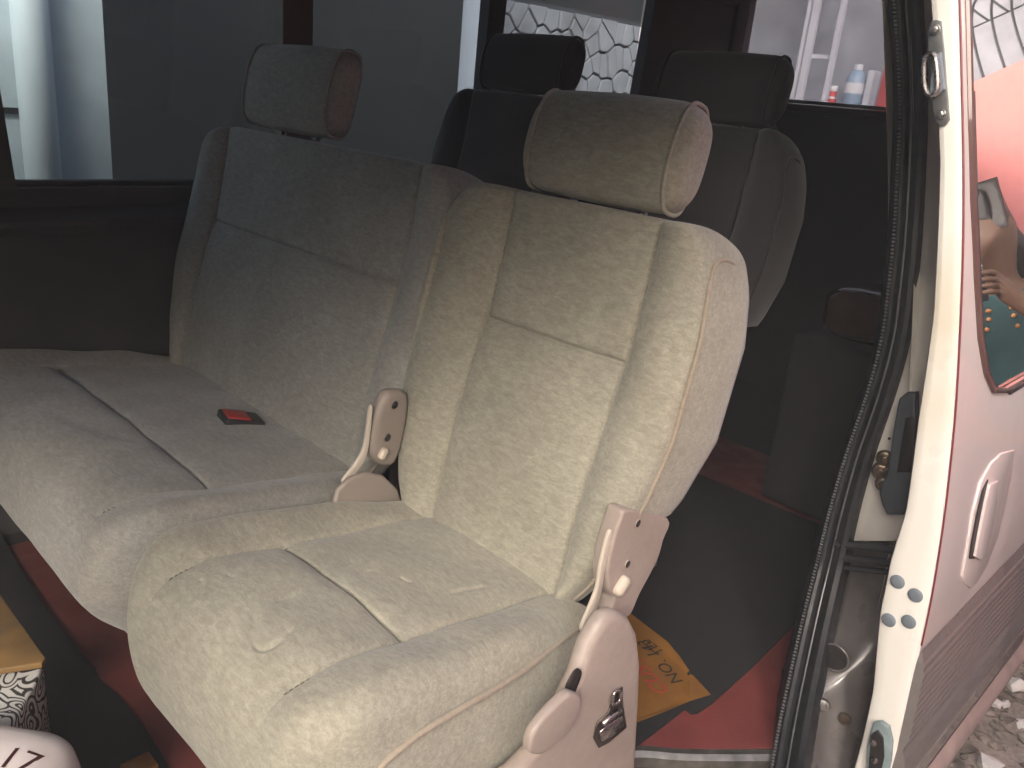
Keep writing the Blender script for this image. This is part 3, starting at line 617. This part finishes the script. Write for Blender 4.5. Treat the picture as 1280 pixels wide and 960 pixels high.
def oncush(u, v, dz=0.0):
    x0, z0, tl = CF0; n = np.array([math.tan(math.radians(tl)), 0, 1]); d = ray(u, v); p0 = np.array([x0, 0, z0+dz]); return CAM+d*np.dot(p0-CAM, n)/np.dot(d, n)
def crease_fun(lines, cy):
    segs = []
    for (pts, dep, sg) in lines:
        P = smoothpoly([(oncush(u, v)[1]-cy, oncush(u, v)[0]-CF0[0], 0) for u, v in pts], 5)
        for i in range(len(P)-1):
            e = math.sin(math.pi*(i+.5)/(len(P)-1)); segs.append((P[i][:2], P[i+1][:2], dep*e, sg))
    def f(Y, S):
        w = np.zeros_like(Y)
        for a, b, dep, sg in segs:
            ab = b-a; t = np.clip(((Y-a[0])*ab[0]+(S-a[1])*ab[1])/(ab@ab+1e-12), 0, 1); dx = Y-(a[0]+t*ab[0]); ds = S-(a[1]+t*ab[1]); d = np.hypot(dx, ds)
            w = np.maximum(w, dep*np.exp(-(d/sg)**2))
        return w
    return f
def build_seat(root, fab, cy, hw, ins, bf, cf, headrests, crease=None, top=.60, near_hw=None, res=(150, 170), seam_back=.385, lump=None, xcross=.226, cdepth=.30, hroff=.088, pipe=None, ioff=0.0, ccy=None, rtop=(.05, .08), hhs=.083):
    e = hw-.28
    back_hw = ([-.03, .0, .05, .117, .2, .3, .45, .52, .60], [x+e for x in (.165, .182, .214, .240, .266, .280, .278, .268, .245)])
    def bw(Y, S, d):
        ay = np.abs(Y-ioff); h = np.interp(S, back_hw[0], back_hw[1]); h = np.where(Y > ioff, h-ioff, h+ioff); t = np.clip((ay-ins)/(h-ins), 0, 1)
        w = np.where(ay < ins, -.010*(1-(ay/ins)**2)*1.0, -.020*np.sin(np.pi*np.clip(t*.88, 0, 1)))
        w = w-.014*g_(S-.17, .12)*np.clip(1-(ay/(hw))**2, 0, 1)+.010*g_(S-.44, .12)*(ay < hw)
        w = w+.008*g_(ay-ins, .0026)+.003*g_(ay-ins, .011)
        w = w+(.009*g_(S-seam_back, .0026)+.0035*g_(S-seam_back-.0, .012))*(1/(1+np.exp((ay-ins)/.003)))
        w = w-.003*np.sin(Y*31+S*17)*np.sin(S*23-Y*9+1.3)*.6
        return w
    bdep = lambda y, s: float(np.interp(s, [.17, .3, .45, .54, .6], [.116, .150, .152, .138, .115])) if s > .172 else (.116 if abs(y) < .6*hw and s > .12 else .052)
    mb = pad(bf, cy, -.025, top, back_hw, .05, rtop, bw, .012, bdep, *res, bulge=.006)
    back = obj('backrest', mb, fab, root)
    hwf = lambda s: float(np.interp(s, *back_hw))
    for sg in (-1, 1):
        dt = .045-(rtop[0] if sg < 0 else rtop[1]); pts = [bf(cy+sg*(hwf(s)+.0015), s, .009) for s in np.linspace(.0, top-.085+dt, 40)]
        pts += smoothpoly([bf(cy+sg*(hwf(.53)), top-.072+dt, .013), bf(cy+sg*(hwf(.54)-.002), top-.054+dt, .022), bf(cy+sg*(hwf(.54)-.004), top-.044+dt, .042), bf(cy+sg*(hwf(.54)-.005), top-.044+dt, .072), bf(cy+sg*(hwf(.54)-.012), top-.052+dt, .10)], 5)
        mb = MB(); mb.tube(pts, .0038, 7); obj('piping', mb, pipe or M['seat_edge'], back)
    # cushion
    bcy = cy; cy = cy if ccy is None else ccy; hw = hw if ccy is None else hw-.012
    cr = crease_fun(crease, cy) if crease else None
    def cw(Y, S, d):
        ay = np.abs(Y); t = np.clip((ay-ins)/(hw-ins), 0, 1)
        w = np.where(ay < ins, -.008*(1-(ay/ins)**2), -.019*np.sin(np.pi*np.clip(t*.66, 0, 1))*np.clip((.56-S)/.16, .25, 1))
        w = w-.006*g_(S-.14, .09)*(ay < 9)
        w = w+(.008*g_(ay-ins, .0026)+.003*g_(ay-ins, .012))*np.clip((S-.035)/.06, 0, 1)
        w = w+(.010*g_(S-xcross, .0028)+.005*g_(S-xcross, .016))*(1/(1+np.exp((ay-ins)/.003)))
        q = np.clip(1-S/.125, 0, 1); w = w+.10*(1-np.sqrt(np.maximum(0, 1-q*q)))
        w = w-.0025*np.sin(Y*37+S*13)*np.sin(S*29-Y*11+.7)
        if cr is not None: w = w+cr(Y, S)
        return w
    cush_hw = ([0, .1, .28, .42, .58], [hw-.026, hw-.016, hw-.014, hw-.026, hw-.055])
    mb = pad(cf, cy, 0, .55, cush_hw, .095, .03, cw, .046, lambda y, s: cdepth-.04*(s/.6), *res, wr=22, bulge=.012, under=.085, gseam=ins)
    cush = obj('seat_cushion', mb, fab, root)
    chw = lambda s: float(np.interp(s, *cush_hw))
    for sg in (-1, 1):
        pts = smoothpoly([cf(cy+sg*(chw(.5)-.006), .505, .012), cf(cy+sg*(chw(.45)+.003), .42, .012), cf(cy+sg*(chw(.35)+.006), .32, .022), cf(cy+sg*(chw(.25)+.006), .215, .030), cf(cy+sg*(chw(.16)+.005), .15, .044), cf(cy+sg*(chw(.1)+.005), .095, .072), cf(cy+sg*(chw(.1)+.007), .084, .11), cf(cy+sg*(chw(.1)+.010), .10, .18), cf(cy+sg*(chw(.1)+.008), .12, .24)], 8)
        mb = MB(); mb.tube(pts, .0042, 7); obj('piping', mb, pipe or M['seat_edge'], cush)
    # sewn stitches along the cushion seams
    mb = MB()
    for sg in (-1, 1):
        for S_ in np.arange(.05, .50, .0075):
            for off in (.0,):
                Y_ = sg*(ins+off); w_ = float(cw(np.array([Y_]), np.array([S_]), None)[0])
                p = cf(cy+Y_, S_, w_-.0030); p2 = cf(cy+Y_, S_+.004, float(cw(np.array([Y_]), np.array([S_+.004]), None)[0])-.0030); mb.tube([p, p2], .0009, 4)
    o = obj('stitching', mb, M['thread'], cush); o['kind'] = 'stuff'
    for (yc, a) in headrests:
        sc = top+hroff; hr = obj('headrest', headrest(bf, yc, a, sc, hhs, .036, .022), fab, root)
        for sg in (-1, 1): obj('piping', headpipe(bf, yc, sg*(a-.024), sc, hhs*.945, .036*.945, .022), pipe or fab, hr)
        for sg in (-1, 1):
            b = MB(); b.tube([bf(yc+sg*.07, top-.06, .06), bf(yc+sg*.07, top+.03, .045)], .006, 10); obj('headrest_post', b, M['chrome'], root)
    return back, cush
def hardware(root, Y, Yb, cover, bracket, strap, btn, holes, m_cover, thick=.03, scale=1.0):
    b = MB(); b.prism([ony(u, v, Y) for u, v in cover], (0, thick, 0), min(.0145, thick*.48), 5); cv = obj('side_cover', b, m_cover, root, sharp=50)
    b = MB(); b.prism([ony(q[0], q[1], Yb) for q in smoothpoly([(u, v, 0) for u, v in bracket], 4, True)], (0, .03, 0), .014, 5); br = obj('hinge_cover', b, m_cover, root, sharp=50)
    b = MB(); b.prism([ony(q[0], q[1], Yb+.004) for q in smoothpoly([(u, v, 0) for u, v in strap], 4, True)], (0, .006, 0), .0012, 2); obj('hinge_arm', b, M['strap'], root, sharp=50)
    for (u, v, r) in holes:
        p = ony(u, v, Yb-.0005); b = MB(); b.disc(p, (0, -1, 0), r, .0015, 16); obj('screw_hole_shade', b, M['recess'], br)  # black disc in place of the shade in the hole
        b = MB(); b.tube([p+np.array([r*1.08*math.cos(a), -.001, r*1.08*math.sin(a)]) for a in np.linspace(0, 6.2832, 18, endpoint=False)], .0012, 6, True); obj('hole_rim', b, m_cover, br)
    (u0, v0), (u1, v1), r = btn; a = ony(u0, v0, Yb-.002); c = ony(u1, v1, Yb-.002); b = MB(); pts = [a+(c-a)*t for t in np.linspace(0, 1, 9)]
    b.tube([a-(c-a)*.22]+pts+[c+(c-a)*.22], [r*.55]+[r]*9+[r*.55], 14); obj('release_button', b, M['plastic_lite'], br)
    return cv
# --- the single seat by the door
near = thing('passenger_seat', 'single beige velour seat with headrest standing by the open sliding door', 'seat', (.85, .84, FZ), 'beige front row of seats')
cr = [([(312, 787), (318, 800), (330, 808), (348, 806), (364, 797), (380, 782)], .0055, .004), ([(316, 770), (322, 790)], .003, .006), ([(345, 762), (362, 755), (378, 748)], .004, .004), ([(430, 712), (446, 704)], .003, .003),
      ([(447, 725), (458, 719), (470, 719)], .003, .003), ([(500, 728), (512, 732)], .003, .0025), ([(560, 745), (585, 740), (612, 738)], .0035, .004), ([(285, 725), (291, 728)], .002, .002), ([(250, 722), (254, 724)], .003, .002), ([(395, 730), (420, 745)], .0015, .005), ([(300, 830), (340, 845), (380, 835)], .0018, .008)]
build_seat(near, M['seat'], .870, .286, .148, BF, CF, [(.832, .158)], crease=cr, res=(250, 280), ioff=-.026, ccy=.854, rtop=(.036, .08))
cover = [(752, 784), (760, 772), (774, 766), (790, 773), (800, 793), (804, 830), (802, 880), (797, 960), (792, 1060), (560, 1060), (596, 1000), (648, 966), (677, 936), (702, 895), (724, 850), (738, 808)]
bracket = [(786, 637), (776, 650), (767, 678), (760, 712), (762, 738), (768, 750), (762, 772), (786, 772), (801, 742), (822, 702), (830, 676), (836, 648)]
strap = [(733, 792), (741, 778), (752, 742), (757, 712), (766, 668), (761, 668), (751, 708), (746, 738), (728, 784)]
cv = hardware(near, .545, .598, cover, bracket, strap, ((771, 740), (781, 724), .0105), [(797, 654, .0062), (784, 705, .0062)], M['plastic'])
b = MB(); b.prism([ony(q[0], q[1], .541) for q in smoothpoly([(u, v, 0) for u, v in [(651, 930), (656, 908), (674, 884), (698, 861), (708, 859), (716, 866), (713, 886), (700, 906), (676, 930), (662, 936)]], 4, True)], (0, -.016, 0), .006, 4); obj('recline_lever', b, M['plastic'], cv, sharp=50)
b = MB(); pts = [ony(u, v, .5440) for u, v in smoothpoly([(723, 836, 0), (727, 840, 0), (726, 850, 0), (716, 868, 0), (708, 862, 0), (716, 842, 0)], 4, True) for u, v in [(u, v)]] if False else [ony(q[0], q[1], .5445) for q in smoothpoly([(721, 835, 0), (726, 839, 0), (724, 850, 0), (714, 870, 0), (706, 860, 0), (714, 842, 0)], 4, True)]
b.prism(pts, (0, -.0014, 0)); obj('lever_slot_shade', b, M['recess'], cv)  # raised black piece painting the shade in the slot
b = MB(); b.prism([ony(u, v, .5445) for u, v in [(777, 858), (765, 866), (763, 878), (759, 890), (745, 903), (741, 922), (747, 934), (760, 927), (782, 908), (779, 892), (777, 876)]], (0, -.003, 0), .0012, 2); lt = obj('latch_bezel', b, mat('dark_bronze', (.07, .055, .05), .3, .6), cv)
b = MB(); b.tube([ony(q[0], q[1], .538) for q in smoothpoly([(768, 866, 0), (776, 864, 0), (774, 876, 0), (766, 880, 0)], 4, True)], .0026, 8, True); obj('latch_loop', b, M['chrome'], cv)
b = MB(); b.tube([ony(u, v, .537) for u, v in [(753, 905), (764, 896), (777, 886)]], .0042, 8); obj('latch_bar', b, M['chrome'], cv)
b = MB(); b.prism([ony(u, v, .541) for u, v in [(755, 907), (776, 893), (778, 906), (762, 920), (750, 926), (748, 914)]], (0, -.004, 0), .0018, 2); obj('latch_hook', b, M['chrome'], cv)
for (xx, yy) in ((.64, .76), (.64, .98), (.85, .76), (.85, .98)):
    b = MB(); b.box(xx-.02, xx+.02, yy-.015, yy+.015, FZ+.006, .66, .004); obj('leg', b, M['black_pl'], near)
# --- two-place bench
bench = thing('bench_seat', 'wide grey beige velour bench with red belt buckle beside dark far wall', 'seat', (.85, 1.585, FZ), 'beige front row of seats')
crb = [([(185, 655), (193, 651)], .003, .002), ([(160, 668), (164, 676)], .003, .0025), ([(60, 520), (120, 545), (190, 560)], .004, .02)]
build_seat(bench, M['bench'], 1.60, .492, .365, BF, CF, [(1.725, .19)], crease=crb, res=(260, 230), hroff=.105, cdepth=.25, rtop=(.05, .115), top=.614, hhs=.094)
hardware(bench, 1.075, 1.085, [(416, 640), (422, 614), (438, 598), (458, 591), (480, 595), (498, 612), (508, 640), (512, 700), (400, 700)],
         [(488, 490), (476, 508), (468, 535), (465, 560), (469, 576), (480, 584), (496, 580), (508, 545), (512, 495)], [(434, 603), (452, 583), (461, 560), (466, 512), (462, 512), (456, 555), (447, 576), (429, 600)], ((476, 572), (481, 562), .008), [(493, 506, .0075), (484, 547, .0075)], mat('taupe_plastic', (.27, .235, .205), .45, var=.05), thick=.012)
p = oncush(296, 527, .004)
bk = MB(); Mx = Matrix.Translation(p)@Matrix.Rotation(math.radians(-12), 4, 'Z')@Matrix.Rotation(math.radians(14), 4, 'Y'); bk.box(-.034, .05, -.034, .034, -.012, .014, .005, 3, Mx); bb = obj('belt_buckle', bk, M['black_pl'], bench)
bk = MB(); bk.box(-.028, .02, -.026, .026, .010, .018, .003, 2, Mx); obj('buckle_button', bk, M['red_btn'], bb)
for (xx, yy) in ((.64, 1.25), (.64, 1.95), (.85, 1.25), (.85, 1.95)):
    b = MB(); b.box(xx-.02, xx+.02, yy-.015, yy+.015, FZ+.006, .66, .004); obj('leg', b, M['black_pl'], bench)
# --- dark covered seats behind
def dark_seat(x, z, cy, hw, hrs, label, top=.62):
    r = thing('passenger_seat', label, 'seat', (x, cy, FZ), 'dark seats of the back rows')
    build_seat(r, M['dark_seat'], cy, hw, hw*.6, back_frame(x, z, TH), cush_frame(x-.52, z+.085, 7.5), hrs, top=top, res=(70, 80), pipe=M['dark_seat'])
    for dx in (-.35, 0):
        for dy in (-.15, .15):
            b = MB(); b.box(x+dx-.02, x+dx+.02, cy+dy-.015, cy+dy+.015, FZ+.008, z-.2, .004); obj('leg', b, M['black_pl'], r)
    return r
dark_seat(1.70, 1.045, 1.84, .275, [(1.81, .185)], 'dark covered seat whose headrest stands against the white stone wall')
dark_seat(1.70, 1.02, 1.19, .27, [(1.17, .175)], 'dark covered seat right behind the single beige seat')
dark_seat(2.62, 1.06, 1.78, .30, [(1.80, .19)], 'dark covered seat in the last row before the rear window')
# ------------------------------------------------------------------ things on the van floor
def sheet(name, poly, z, th, m, label, cat, bev=.0015):
    b = MB(); b.prism([(p[0], p[1], z) for p in poly], (0, 0, th), bev, 2); return single(name, b, m, label, cat, sharp=40)
def fl(u, v, z=FZ): q = onz(u, v, z); return (q[0], q[1])
# red carpet under everything
edge_near = [(.95, .735), (1.05, .733), (1.145, .680), (1.20, .622), (1.27, .562), (1.36, .492), (1.41, .505), (1.6, .60)]
sheet('red_carpet', edge_near+[(2.7, .61), (2.7, 2.06), (.36, 2.06), (.36, .735)], FZ+.002, .004, M['red'], 'thin red vinyl carpet lining the van floor under the seats', 'carpet')
fm = [fl(u, v, FZ+.01) for u, v in [(-60, 560), (20, 702), (58, 762), (100, 815), (120, 838), (124, 850), (150, 872), (178, 905), (205, 948), (235, 1010)]]
sheet('floor_mat', fm+[(.42, .76), (-.5, .76), (-.5, 2.06), (.3, 2.06)], FZ+.008, .006, M['mat'], 'black rubber mat lying in front of the beige bench', 'mat')
rm = [fl(u, v, FZ+.01) for u, v in [(789, 938), (822, 914), (856, 887), (864, 893), (872, 892), (890, 880), (940, 835), (987, 787), (1000, 772)]]
sheet('floor_mat', [(1.02, .86)]+rm+[(2.0, .64), (2.33, .72), (2.31, 2.02), (.98, 2.02)], FZ+.008, .006, M['mat'], 'black rubber mat behind the single seat under the yellow paper', 'mat')
# turned-up lip of the carpet in front of the bench
b = MB(); lip = [onz(u, v, FZ+.012) for u, v in [(28, 705), (62, 760), (104, 812), (140, 842)]]
# yellow paper with print
M['yellow'] = mat('yellow_paper', (.25, .115, .025), .45, var=.2, scale=14, tint=(.19, .09, .03), coat=.2)
pp = [fl(u, v, FZ+.02) for u, v in [(776, 758), (806, 781), (834, 801), (850, 818), (864, 838), (889, 866), (862, 876), (838, 887), (797, 901), (770, 905)]]
b = MB(); b.prism([(x, y, FZ+.0165+.004*math.sin(x*21+y*9)) for x, y in pp], (0, 0, .0012)); paper = single('paper_sheet', b, M['yellow'], 'yellow printed sheet with black and red lettering on the black mat', 'paper', smooth=False)
def lettering(text, size, pos, xdir, m, parent, z, name='lettering', shear=0.0, wrap=False):
    cu = bpy.data.curves.new('txt', 'FONT'); cu.body = text; cu.size = size; cu.extrude = .0002; cu.shear = shear; cu.resolution_u = 3
    to = bpy.data.objects.new('txt', cu); COL.objects.link(to); dg = bpy.context.evaluated_depsgraph_get(); dg.update(); me = bpy.data.meshes.new_from_object(to.evaluated_get(dg)); bpy.data.objects.remove(to)
    me.name = name; xd = Vector((xdir[0], xdir[1], 0)).normalized(); yd = Vector((-xd.y, xd.x, 0)); o0 = ORG[parent.as_pointer()]
    for v in me.vertices: v.co = Vector((pos[0], pos[1], z))+xd*v.co.x+yd*v.co.y+Vector((0, 0, v.co.z))-o0
    if wrap:
        from mathutils.bvhtree import BVHTree
        tr = BVHTree.FromPolygons([v.co for v in parent.data.vertices], [list(p.vertices) for p in parent.data.polygons])
        for v in me.vertices:
            h = tr.ray_cast(Vector((v.co.x, v.co.y, 2)), Vector((0, 0, -1)))
            if h[0] is not None: v.co.z = h[0].z+.0012
    me.materials.append(m); o = bpy.data.objects.new(name, me); COL.objects.link(o); o.parent = parent; ORG[o.as_pointer()] = o0; return o
mk = mat('black_ink', (.03, .025, .02), .7); mr_ = mat('red_ink', (.42, .06, .04), .7)
def pline(a, b): A = np.array(fl(*a, FZ+.024)); B = np.array(fl(*b, FZ+.024)); return A, B-A
A, d = pline((855, 852), (815, 806)); lettering('NO. 143', .042, A, d, mk, paper, FZ+.0235)
A, d = pline((839, 866), (803, 824)); lettering('CUSTOM', .05, A, d, mr_, paper, FZ+.0235, shear=.2)
A, d = pline((832, 815), (812, 800)); lettering('TEL', .034, A, d, mk, paper, FZ+.0235)
# bags in front of the bench
def blob(ctr, sx, sy, sz, seed, e=2.6, n=40, crum=.06, rz=0.0):
    r = np.random.RandomState(seed); K = r.normal(size=(14, 3))*np.array([5, 5, 5]); ph = r.uniform(0, 6.28, 14); am = r.uniform(.3, 1, 14); G = []
    for i in range(n+1):
        th = math.pi*i/n; row = []
        for j in range(2*n+1):
            a = 2*math.pi*j/(2*n); st, ct = math.sin(th), math.cos(th); ca, sa = math.cos(a), math.sin(a)
            f = lambda v: math.copysign(abs(v)**(2/e), v)
            p = np.array([f(st*ca), f(st*sa), f(ct)]); q = 1+crum*np.sum(am*np.abs(np.sin(K@p*.5+ph)))/5-crum
            p = p*q*np.array([sx, sy, sz]); row.append((ctr[0]+p[0]*math.cos(rz)-p[1]*math.sin(rz), ctr[1]+p[0]*math.sin(rz)+p[1]*math.cos(rz), ctr[2]+p[2]))
        G.append(row)
    b = MB(); b.grid(np.array(G), True); return b
def swirl_mat():
    m = mat('paisley_print', (.6, .6, .6), .6); t = m.node_tree; N = t.nodes; L = t.links; b = N['Principled BSDF']
    tc = N.new('ShaderNodeTexCoord'); n = N.new('ShaderNodeTexNoise'); n.inputs['Scale'].default_value = 9; n.inputs['Detail'].default_value = 1; L.new(tc.outputs['Object'], n.inputs['Vector'])
    v = N.new('ShaderNodeTexVoronoi'); v.inputs['Scale'].default_value = 26; mx = N.new('ShaderNodeMix'); mx.data_type = 'VECTOR'; mx.inputs['Factor'].default_value = .12; L.new(tc.outputs['Object'], mx.inputs[4]); L.new(n.outputs['Color'], mx.inputs[5]); L.new(mx.outputs[1], v.inputs['Vector'])
    ma = N.new('ShaderNodeMath'); ma.operation = 'MULTIPLY'; ma.inputs[1].default_value = 26; L.new(v.outputs['Distance'], ma.inputs[0]); si = N.new('ShaderNodeMath'); si.operation = 'SINE'; L.new(ma.outputs[0], si.inputs[0])
    r = N.new('ShaderNodeValToRGB'); r.color_ramp.elements[0].position = .28; r.color_ramp.elements[0].color = (.03, .03, .03, 1); r.color_ramp.elements[1].position = .42; r.color_ramp.elements[1].color = (.62, .62, .60, 1)
    mp = N.new('ShaderNodeMapRange'); mp.inputs[1].default_value = -1; mp.inputs[2].default_value = 1; L.new(si.outputs[0], mp.inputs[0]); L.new(mp.outputs[0], r.inputs[0]); L.new(r.outputs[0], b.inputs['Base Color']); return m
M['paisley'] = swirl_mat()
BZ = .66
A = [onz(u, v, BZ) for u, v in [(-70, 850), (0, 839), (52, 829), (54, 833), (46, 852), (30, 880), (16, 905), (12, 925), (-70, 930)]]
b = MB(); b.prism(A, (0, 0, -.14), .006, 3); single('patterned_bag', b, M['paisley'], 'white bag with black swirling print lying before the bench', 'bag', sharp=50)
cb = onz(-30, 792, .67)
b = MB(); b.prism([onz(u, v, .69) for u, v in [(-80, 700), (0, 742), (57, 822), (52, 828), (0, 836), (-80, 850)]], (0, 0, -.012), .002, 2); single('yellow_envelope', b, mat('brown_yellow_card', (.17, .10, .035), .6, var=.3, scale=12, tint=(.09, .065, .04)), 'brownish yellow card lying against the swirl printed bag', 'card', sharp=50)
cb = onz(-52, 990, .70); b = blob((cb[0], cb[1], .655), .115, .13, .09, 5, 3.6, crum=.08, rz=.7); wb = single('plastic_bag', b, mat('white_plastic_bag', (.66, .60, .60), .35, var=.06, scale=8), 'crumpled white plastic bag with dark red print in front of the bench', 'bag')
A = np.array(onz(-8, 962, .74)[:2]); B = np.array(onz(34, 966, .74)[:2]); lettering('17', .05, A, B-A, mat('maroon_ink', (.10, .03, .03), .6), wb, .748, wrap=True)
b = MB(); p = onz(170, 957, FZ+.03); b.box(p[0]-.02, p[0]+.03, p[1]-.02, p[1]+.02, FZ+.0145, FZ+.03, .003); single('yellow_scrap', b, M['yellow'], 'tiny yellow scrap on the black mat in front of the seats', 'scrap')
# grey box and wrapped parcel in the back
p0 = onx(992, 418, 2.35); p1 = onx(1120, 446, 2.35)
b = MB(); b.box(2.35, 2.75, .70, p0[1], FZ+.012, (p0[2]+p1[2])/2-.002, .012, 3); single('storage_box', b, mat('grey_box', (.022, .0215, .022), .7, var=.1), 'plain grey box standing in the back of the van', 'box')
zt_ = (p0[2]+p1[2])/2; b = blob((2.52, (p0[1]+.72)/2, zt_+.075), .15, .15, .08, 9, 3.2, crum=.05); pc = single('wrapped_parcel', b, mat('brown_film_wrap', (.085, .045, .028), .22, var=.3, scale=12, coat=.5), 'brown film wrapped parcel resting on the grey box', 'parcel')

# ------------------------------------------------------------------ person with a phone, standing behind the open door (seen mirrored in its glass)
def skinmesh(name, verts, edges, m, parent, sub=2, root=0):
    o0 = ORG[parent.as_pointer()]; me = bpy.data.meshes.new(name); me.from_pydata([tuple(Vector(v[:3])-o0) for v in verts], edges, []); o = bpy.data.objects.new(name, me); COL.objects.link(o); o.parent = parent
    md = o.modifiers.new('skin', 'SKIN'); md.use_smooth_shade = True
    for i, v in enumerate(verts): me.skin_vertices[0].data[i].radius = (v[3], v[4] if len(v) > 4 else v[3]); me.skin_vertices[0].data[i].use_root = (i == root)
    sb = o.modifiers.new('sub', 'SUBSURF'); sb.levels = sub; sb.render_levels = sub
    dg = bpy.context.evaluated_depsgraph_get(); dg.update(); m2 = bpy.data.meshes.new_from_object(o.evaluated_get(dg)); o.modifiers.clear(); o.data = m2; m2.materials.clear(); m2.materials.append(m)
    m2.polygons.foreach_set('use_smooth', [True]*len(m2.polygons)); ORG[o.as_pointer()] = o0; return o
PX, PY = 2.98, .05
per = thing('person', 'person in a teal top with orange beads holding up a phone, mirrored in door glass', 'person', (PX, PY, 0))
skin = mat('brown_skin', (.17, .095, .062), .55, var=.08, scale=20); teal = mat('teal_cloth', (.03, .085, .09), .85, var=.15, scale=14); hairm = mat('black_hair', (.018, .014, .013), .5, var=.3, scale=80); trou = mat('dark_trousers', (.03, .03, .04), .9)
HX = PX-.03
bv = [(PX, PY, .86, .115, .10), (PX+.01, PY, 1.0, .12, .095), (PX+.01, PY, 1.15, .125, .09), (PX, PY, 1.27, .13, .085), (PX-.005, PY, 1.35, .05, .05), (HX, PY, 1.42, .05, .052), (HX-.01, PY, 1.50, .078, .092), (HX-.01, PY, 1.57, .076, .09), (HX, PY, 1.615, .05, .06),
      (PX, PY+.155, 1.285, .05), (PX-.04, PY+.24, 1.155, .042), (PX-.13, PY+.25, 1.10, .037), (PX-.22, PY+.13, 1.27, .027), (PX-.25, PY+.06, 1.365, .022, .034),
      (PX, PY-.155, 1.285, .05), (PX-.06, PY-.20, 1.14, .042), (PX-.13, PY-.20, 1.08, .037), (PX-.21, PY-.11, 1.25, .027), (PX-.25, PY-.055, 1.355, .022, .034),
      (PX, PY+.09, .80, .09), (PX, PY+.10, .46, .058), (PX+.02, PY+.10, .10, .04), (PX-.12, PY+.11, .04, .035), (PX, PY-.09, .80, .09), (PX, PY-.10, .46, .058), (PX+.02, PY-.10, .10, .04), (PX-.12, PY-.11, .04, .035), (HX-.095, PY, 1.505, .014)]
be = [(0, 1), (1, 2), (2, 3), (3, 4), (4, 5), (5, 6), (6, 7), (7, 8), (3, 9), (9, 10), (10, 11), (11, 12), (12, 13), (3, 14), (14, 15), (15, 16), (16, 17), (17, 18), (0, 19), (19, 20), (20, 21), (21, 22), (0, 23), (23, 24), (24, 25), (25, 26), (6, 27)]
for sg, hb in ((1, 13), (-1, 18)):                     # fingers closing round the phone, thumb apart
    hx, hy, hz_ = bv[hb][:3]
    for k in range(4):
        i0 = len(bv); zz_ = hz_+.05-k*.020
        bv += [(hx-.012, hy-sg*.004, zz_, .0095), (hx-.035, hy-sg*.012, zz_+.006, .0088), (hx-.042, hy-sg*(.032+.004*k), zz_+.008, .0078)]; be += [(hb, i0), (i0, i0+1), (i0+1, i0+2)]
    i0 = len(bv); bv += [(hx+.006, hy-sg*.012, hz_+.03, .011), (hx+.004, hy-sg*.028, hz_+.05, .009)]; be += [(hb, i0), (i0, i0+1)]
skinmesh('body', bv, be, skin, per)
sv = [(PX, PY, .80, .135, .115), (PX+.01, PY, .95, .132, .108), (PX+.01, PY, 1.12, .136, .103), (PX, PY, 1.26, .142, .10), (PX-.003, PY, 1.335, .062, .066), (PX, PY+.16, 1.29, .062), (PX-.025, PY+.205, 1.21, .058), (PX, PY-.16, 1.29, .062), (PX-.03, PY-.185, 1.21, .058)]
top_ = skinmesh('teal_top', sv, [(0, 1), (1, 2), (2, 3), (3, 4), (3, 5), (5, 6), (3, 7), (7, 8)], teal, per)
skinmesh('trousers', [(PX, PY, .86, .12, .105), (PX, PY+.09, .78, .098), (PX, PY+.10, .46, .072), (PX+.02, PY+.10, .09, .058), (PX, PY-.09, .78, .098), (PX, PY-.10, .46, .072), (PX+.02, PY-.10, .09, .058)], [(0, 1), (1, 2), (2, 3), (0, 4), (4, 5), (5, 6)], trou, per)
skinmesh('hair', [(HX+.02, PY, 1.62, .075, .085), (HX+.05, PY, 1.54, .06, .088), (HX+.08, PY+.01, 1.45, .045, .075), (HX+.09, PY+.03, 1.36, .035, .06), (HX-.055, PY, 1.635, .035, .06), (HX+.05, PY+.12, 1.43, .012), (HX+.03, PY+.19, 1.46, .006)], [(0, 1), (1, 2), (2, 3), (0, 4), (2, 5), (5, 6)], hairm, per)
bm_ = mat('orange_beads', (.75, .33, .12), .4); mb = MB()
dgv = [v.co+ORG[per.as_pointer()] for v in top_.data.vertices]
for (r0, n0) in ((.085, 7), (.105, 8), (.125, 9)):
    for sg in (1, -1):
        for k in range(n0):
            a = math.pi*(.15+.75*k/(n0-1)); tgt = Vector((PX-.09, PY+sg*(.09+.06*math.cos(a)*(r0/.1)), 1.285-.055*math.sin(a)*(r0/.1)*1.2+.02))
            q = min(dgv, key=lambda w: (w-tgt).length); q2 = tgt+(q-tgt)*.8
            mb.add(iv*.0075+np.array(q2), ifc)
o = obj('beads', mb, bm_, per); o['kind'] = 'stuff'
mb = MB(); mb.box(PX-.292, PX-.283, PY-.036, PY+.036, 1.335, 1.485, .003, 2); ph = single('phone', mb, mat('black_phone', (.02, .02, .022), .2, coat=.6), 'dark phone held upright in front of the mirrored face', 'phone')

# ------------------------------------------------------------------ scattering air added to imitate lens veil
hz = MB(); hz.box(-15, 27, -17, 17, -1.0, 5.5); ho = obj('lens_veil', hz, None or mat('veil_air'), smooth=False); tag(ho, 'thin pale air added over the place to imitate lens veil', None, None, 'stuff')
hm = ho.data.materials[0]; t_ = hm.node_tree; t_.nodes.remove(t_.nodes['Principled BSDF']); pv = t_.nodes.new('ShaderNodeVolumePrincipled'); pv.inputs['Color'].default_value = (.92, .93, .97, 1); pv.inputs['Density'].default_value = .02; t_.links.new(pv.outputs[0], t_.nodes['Material Output'].inputs['Volume'])
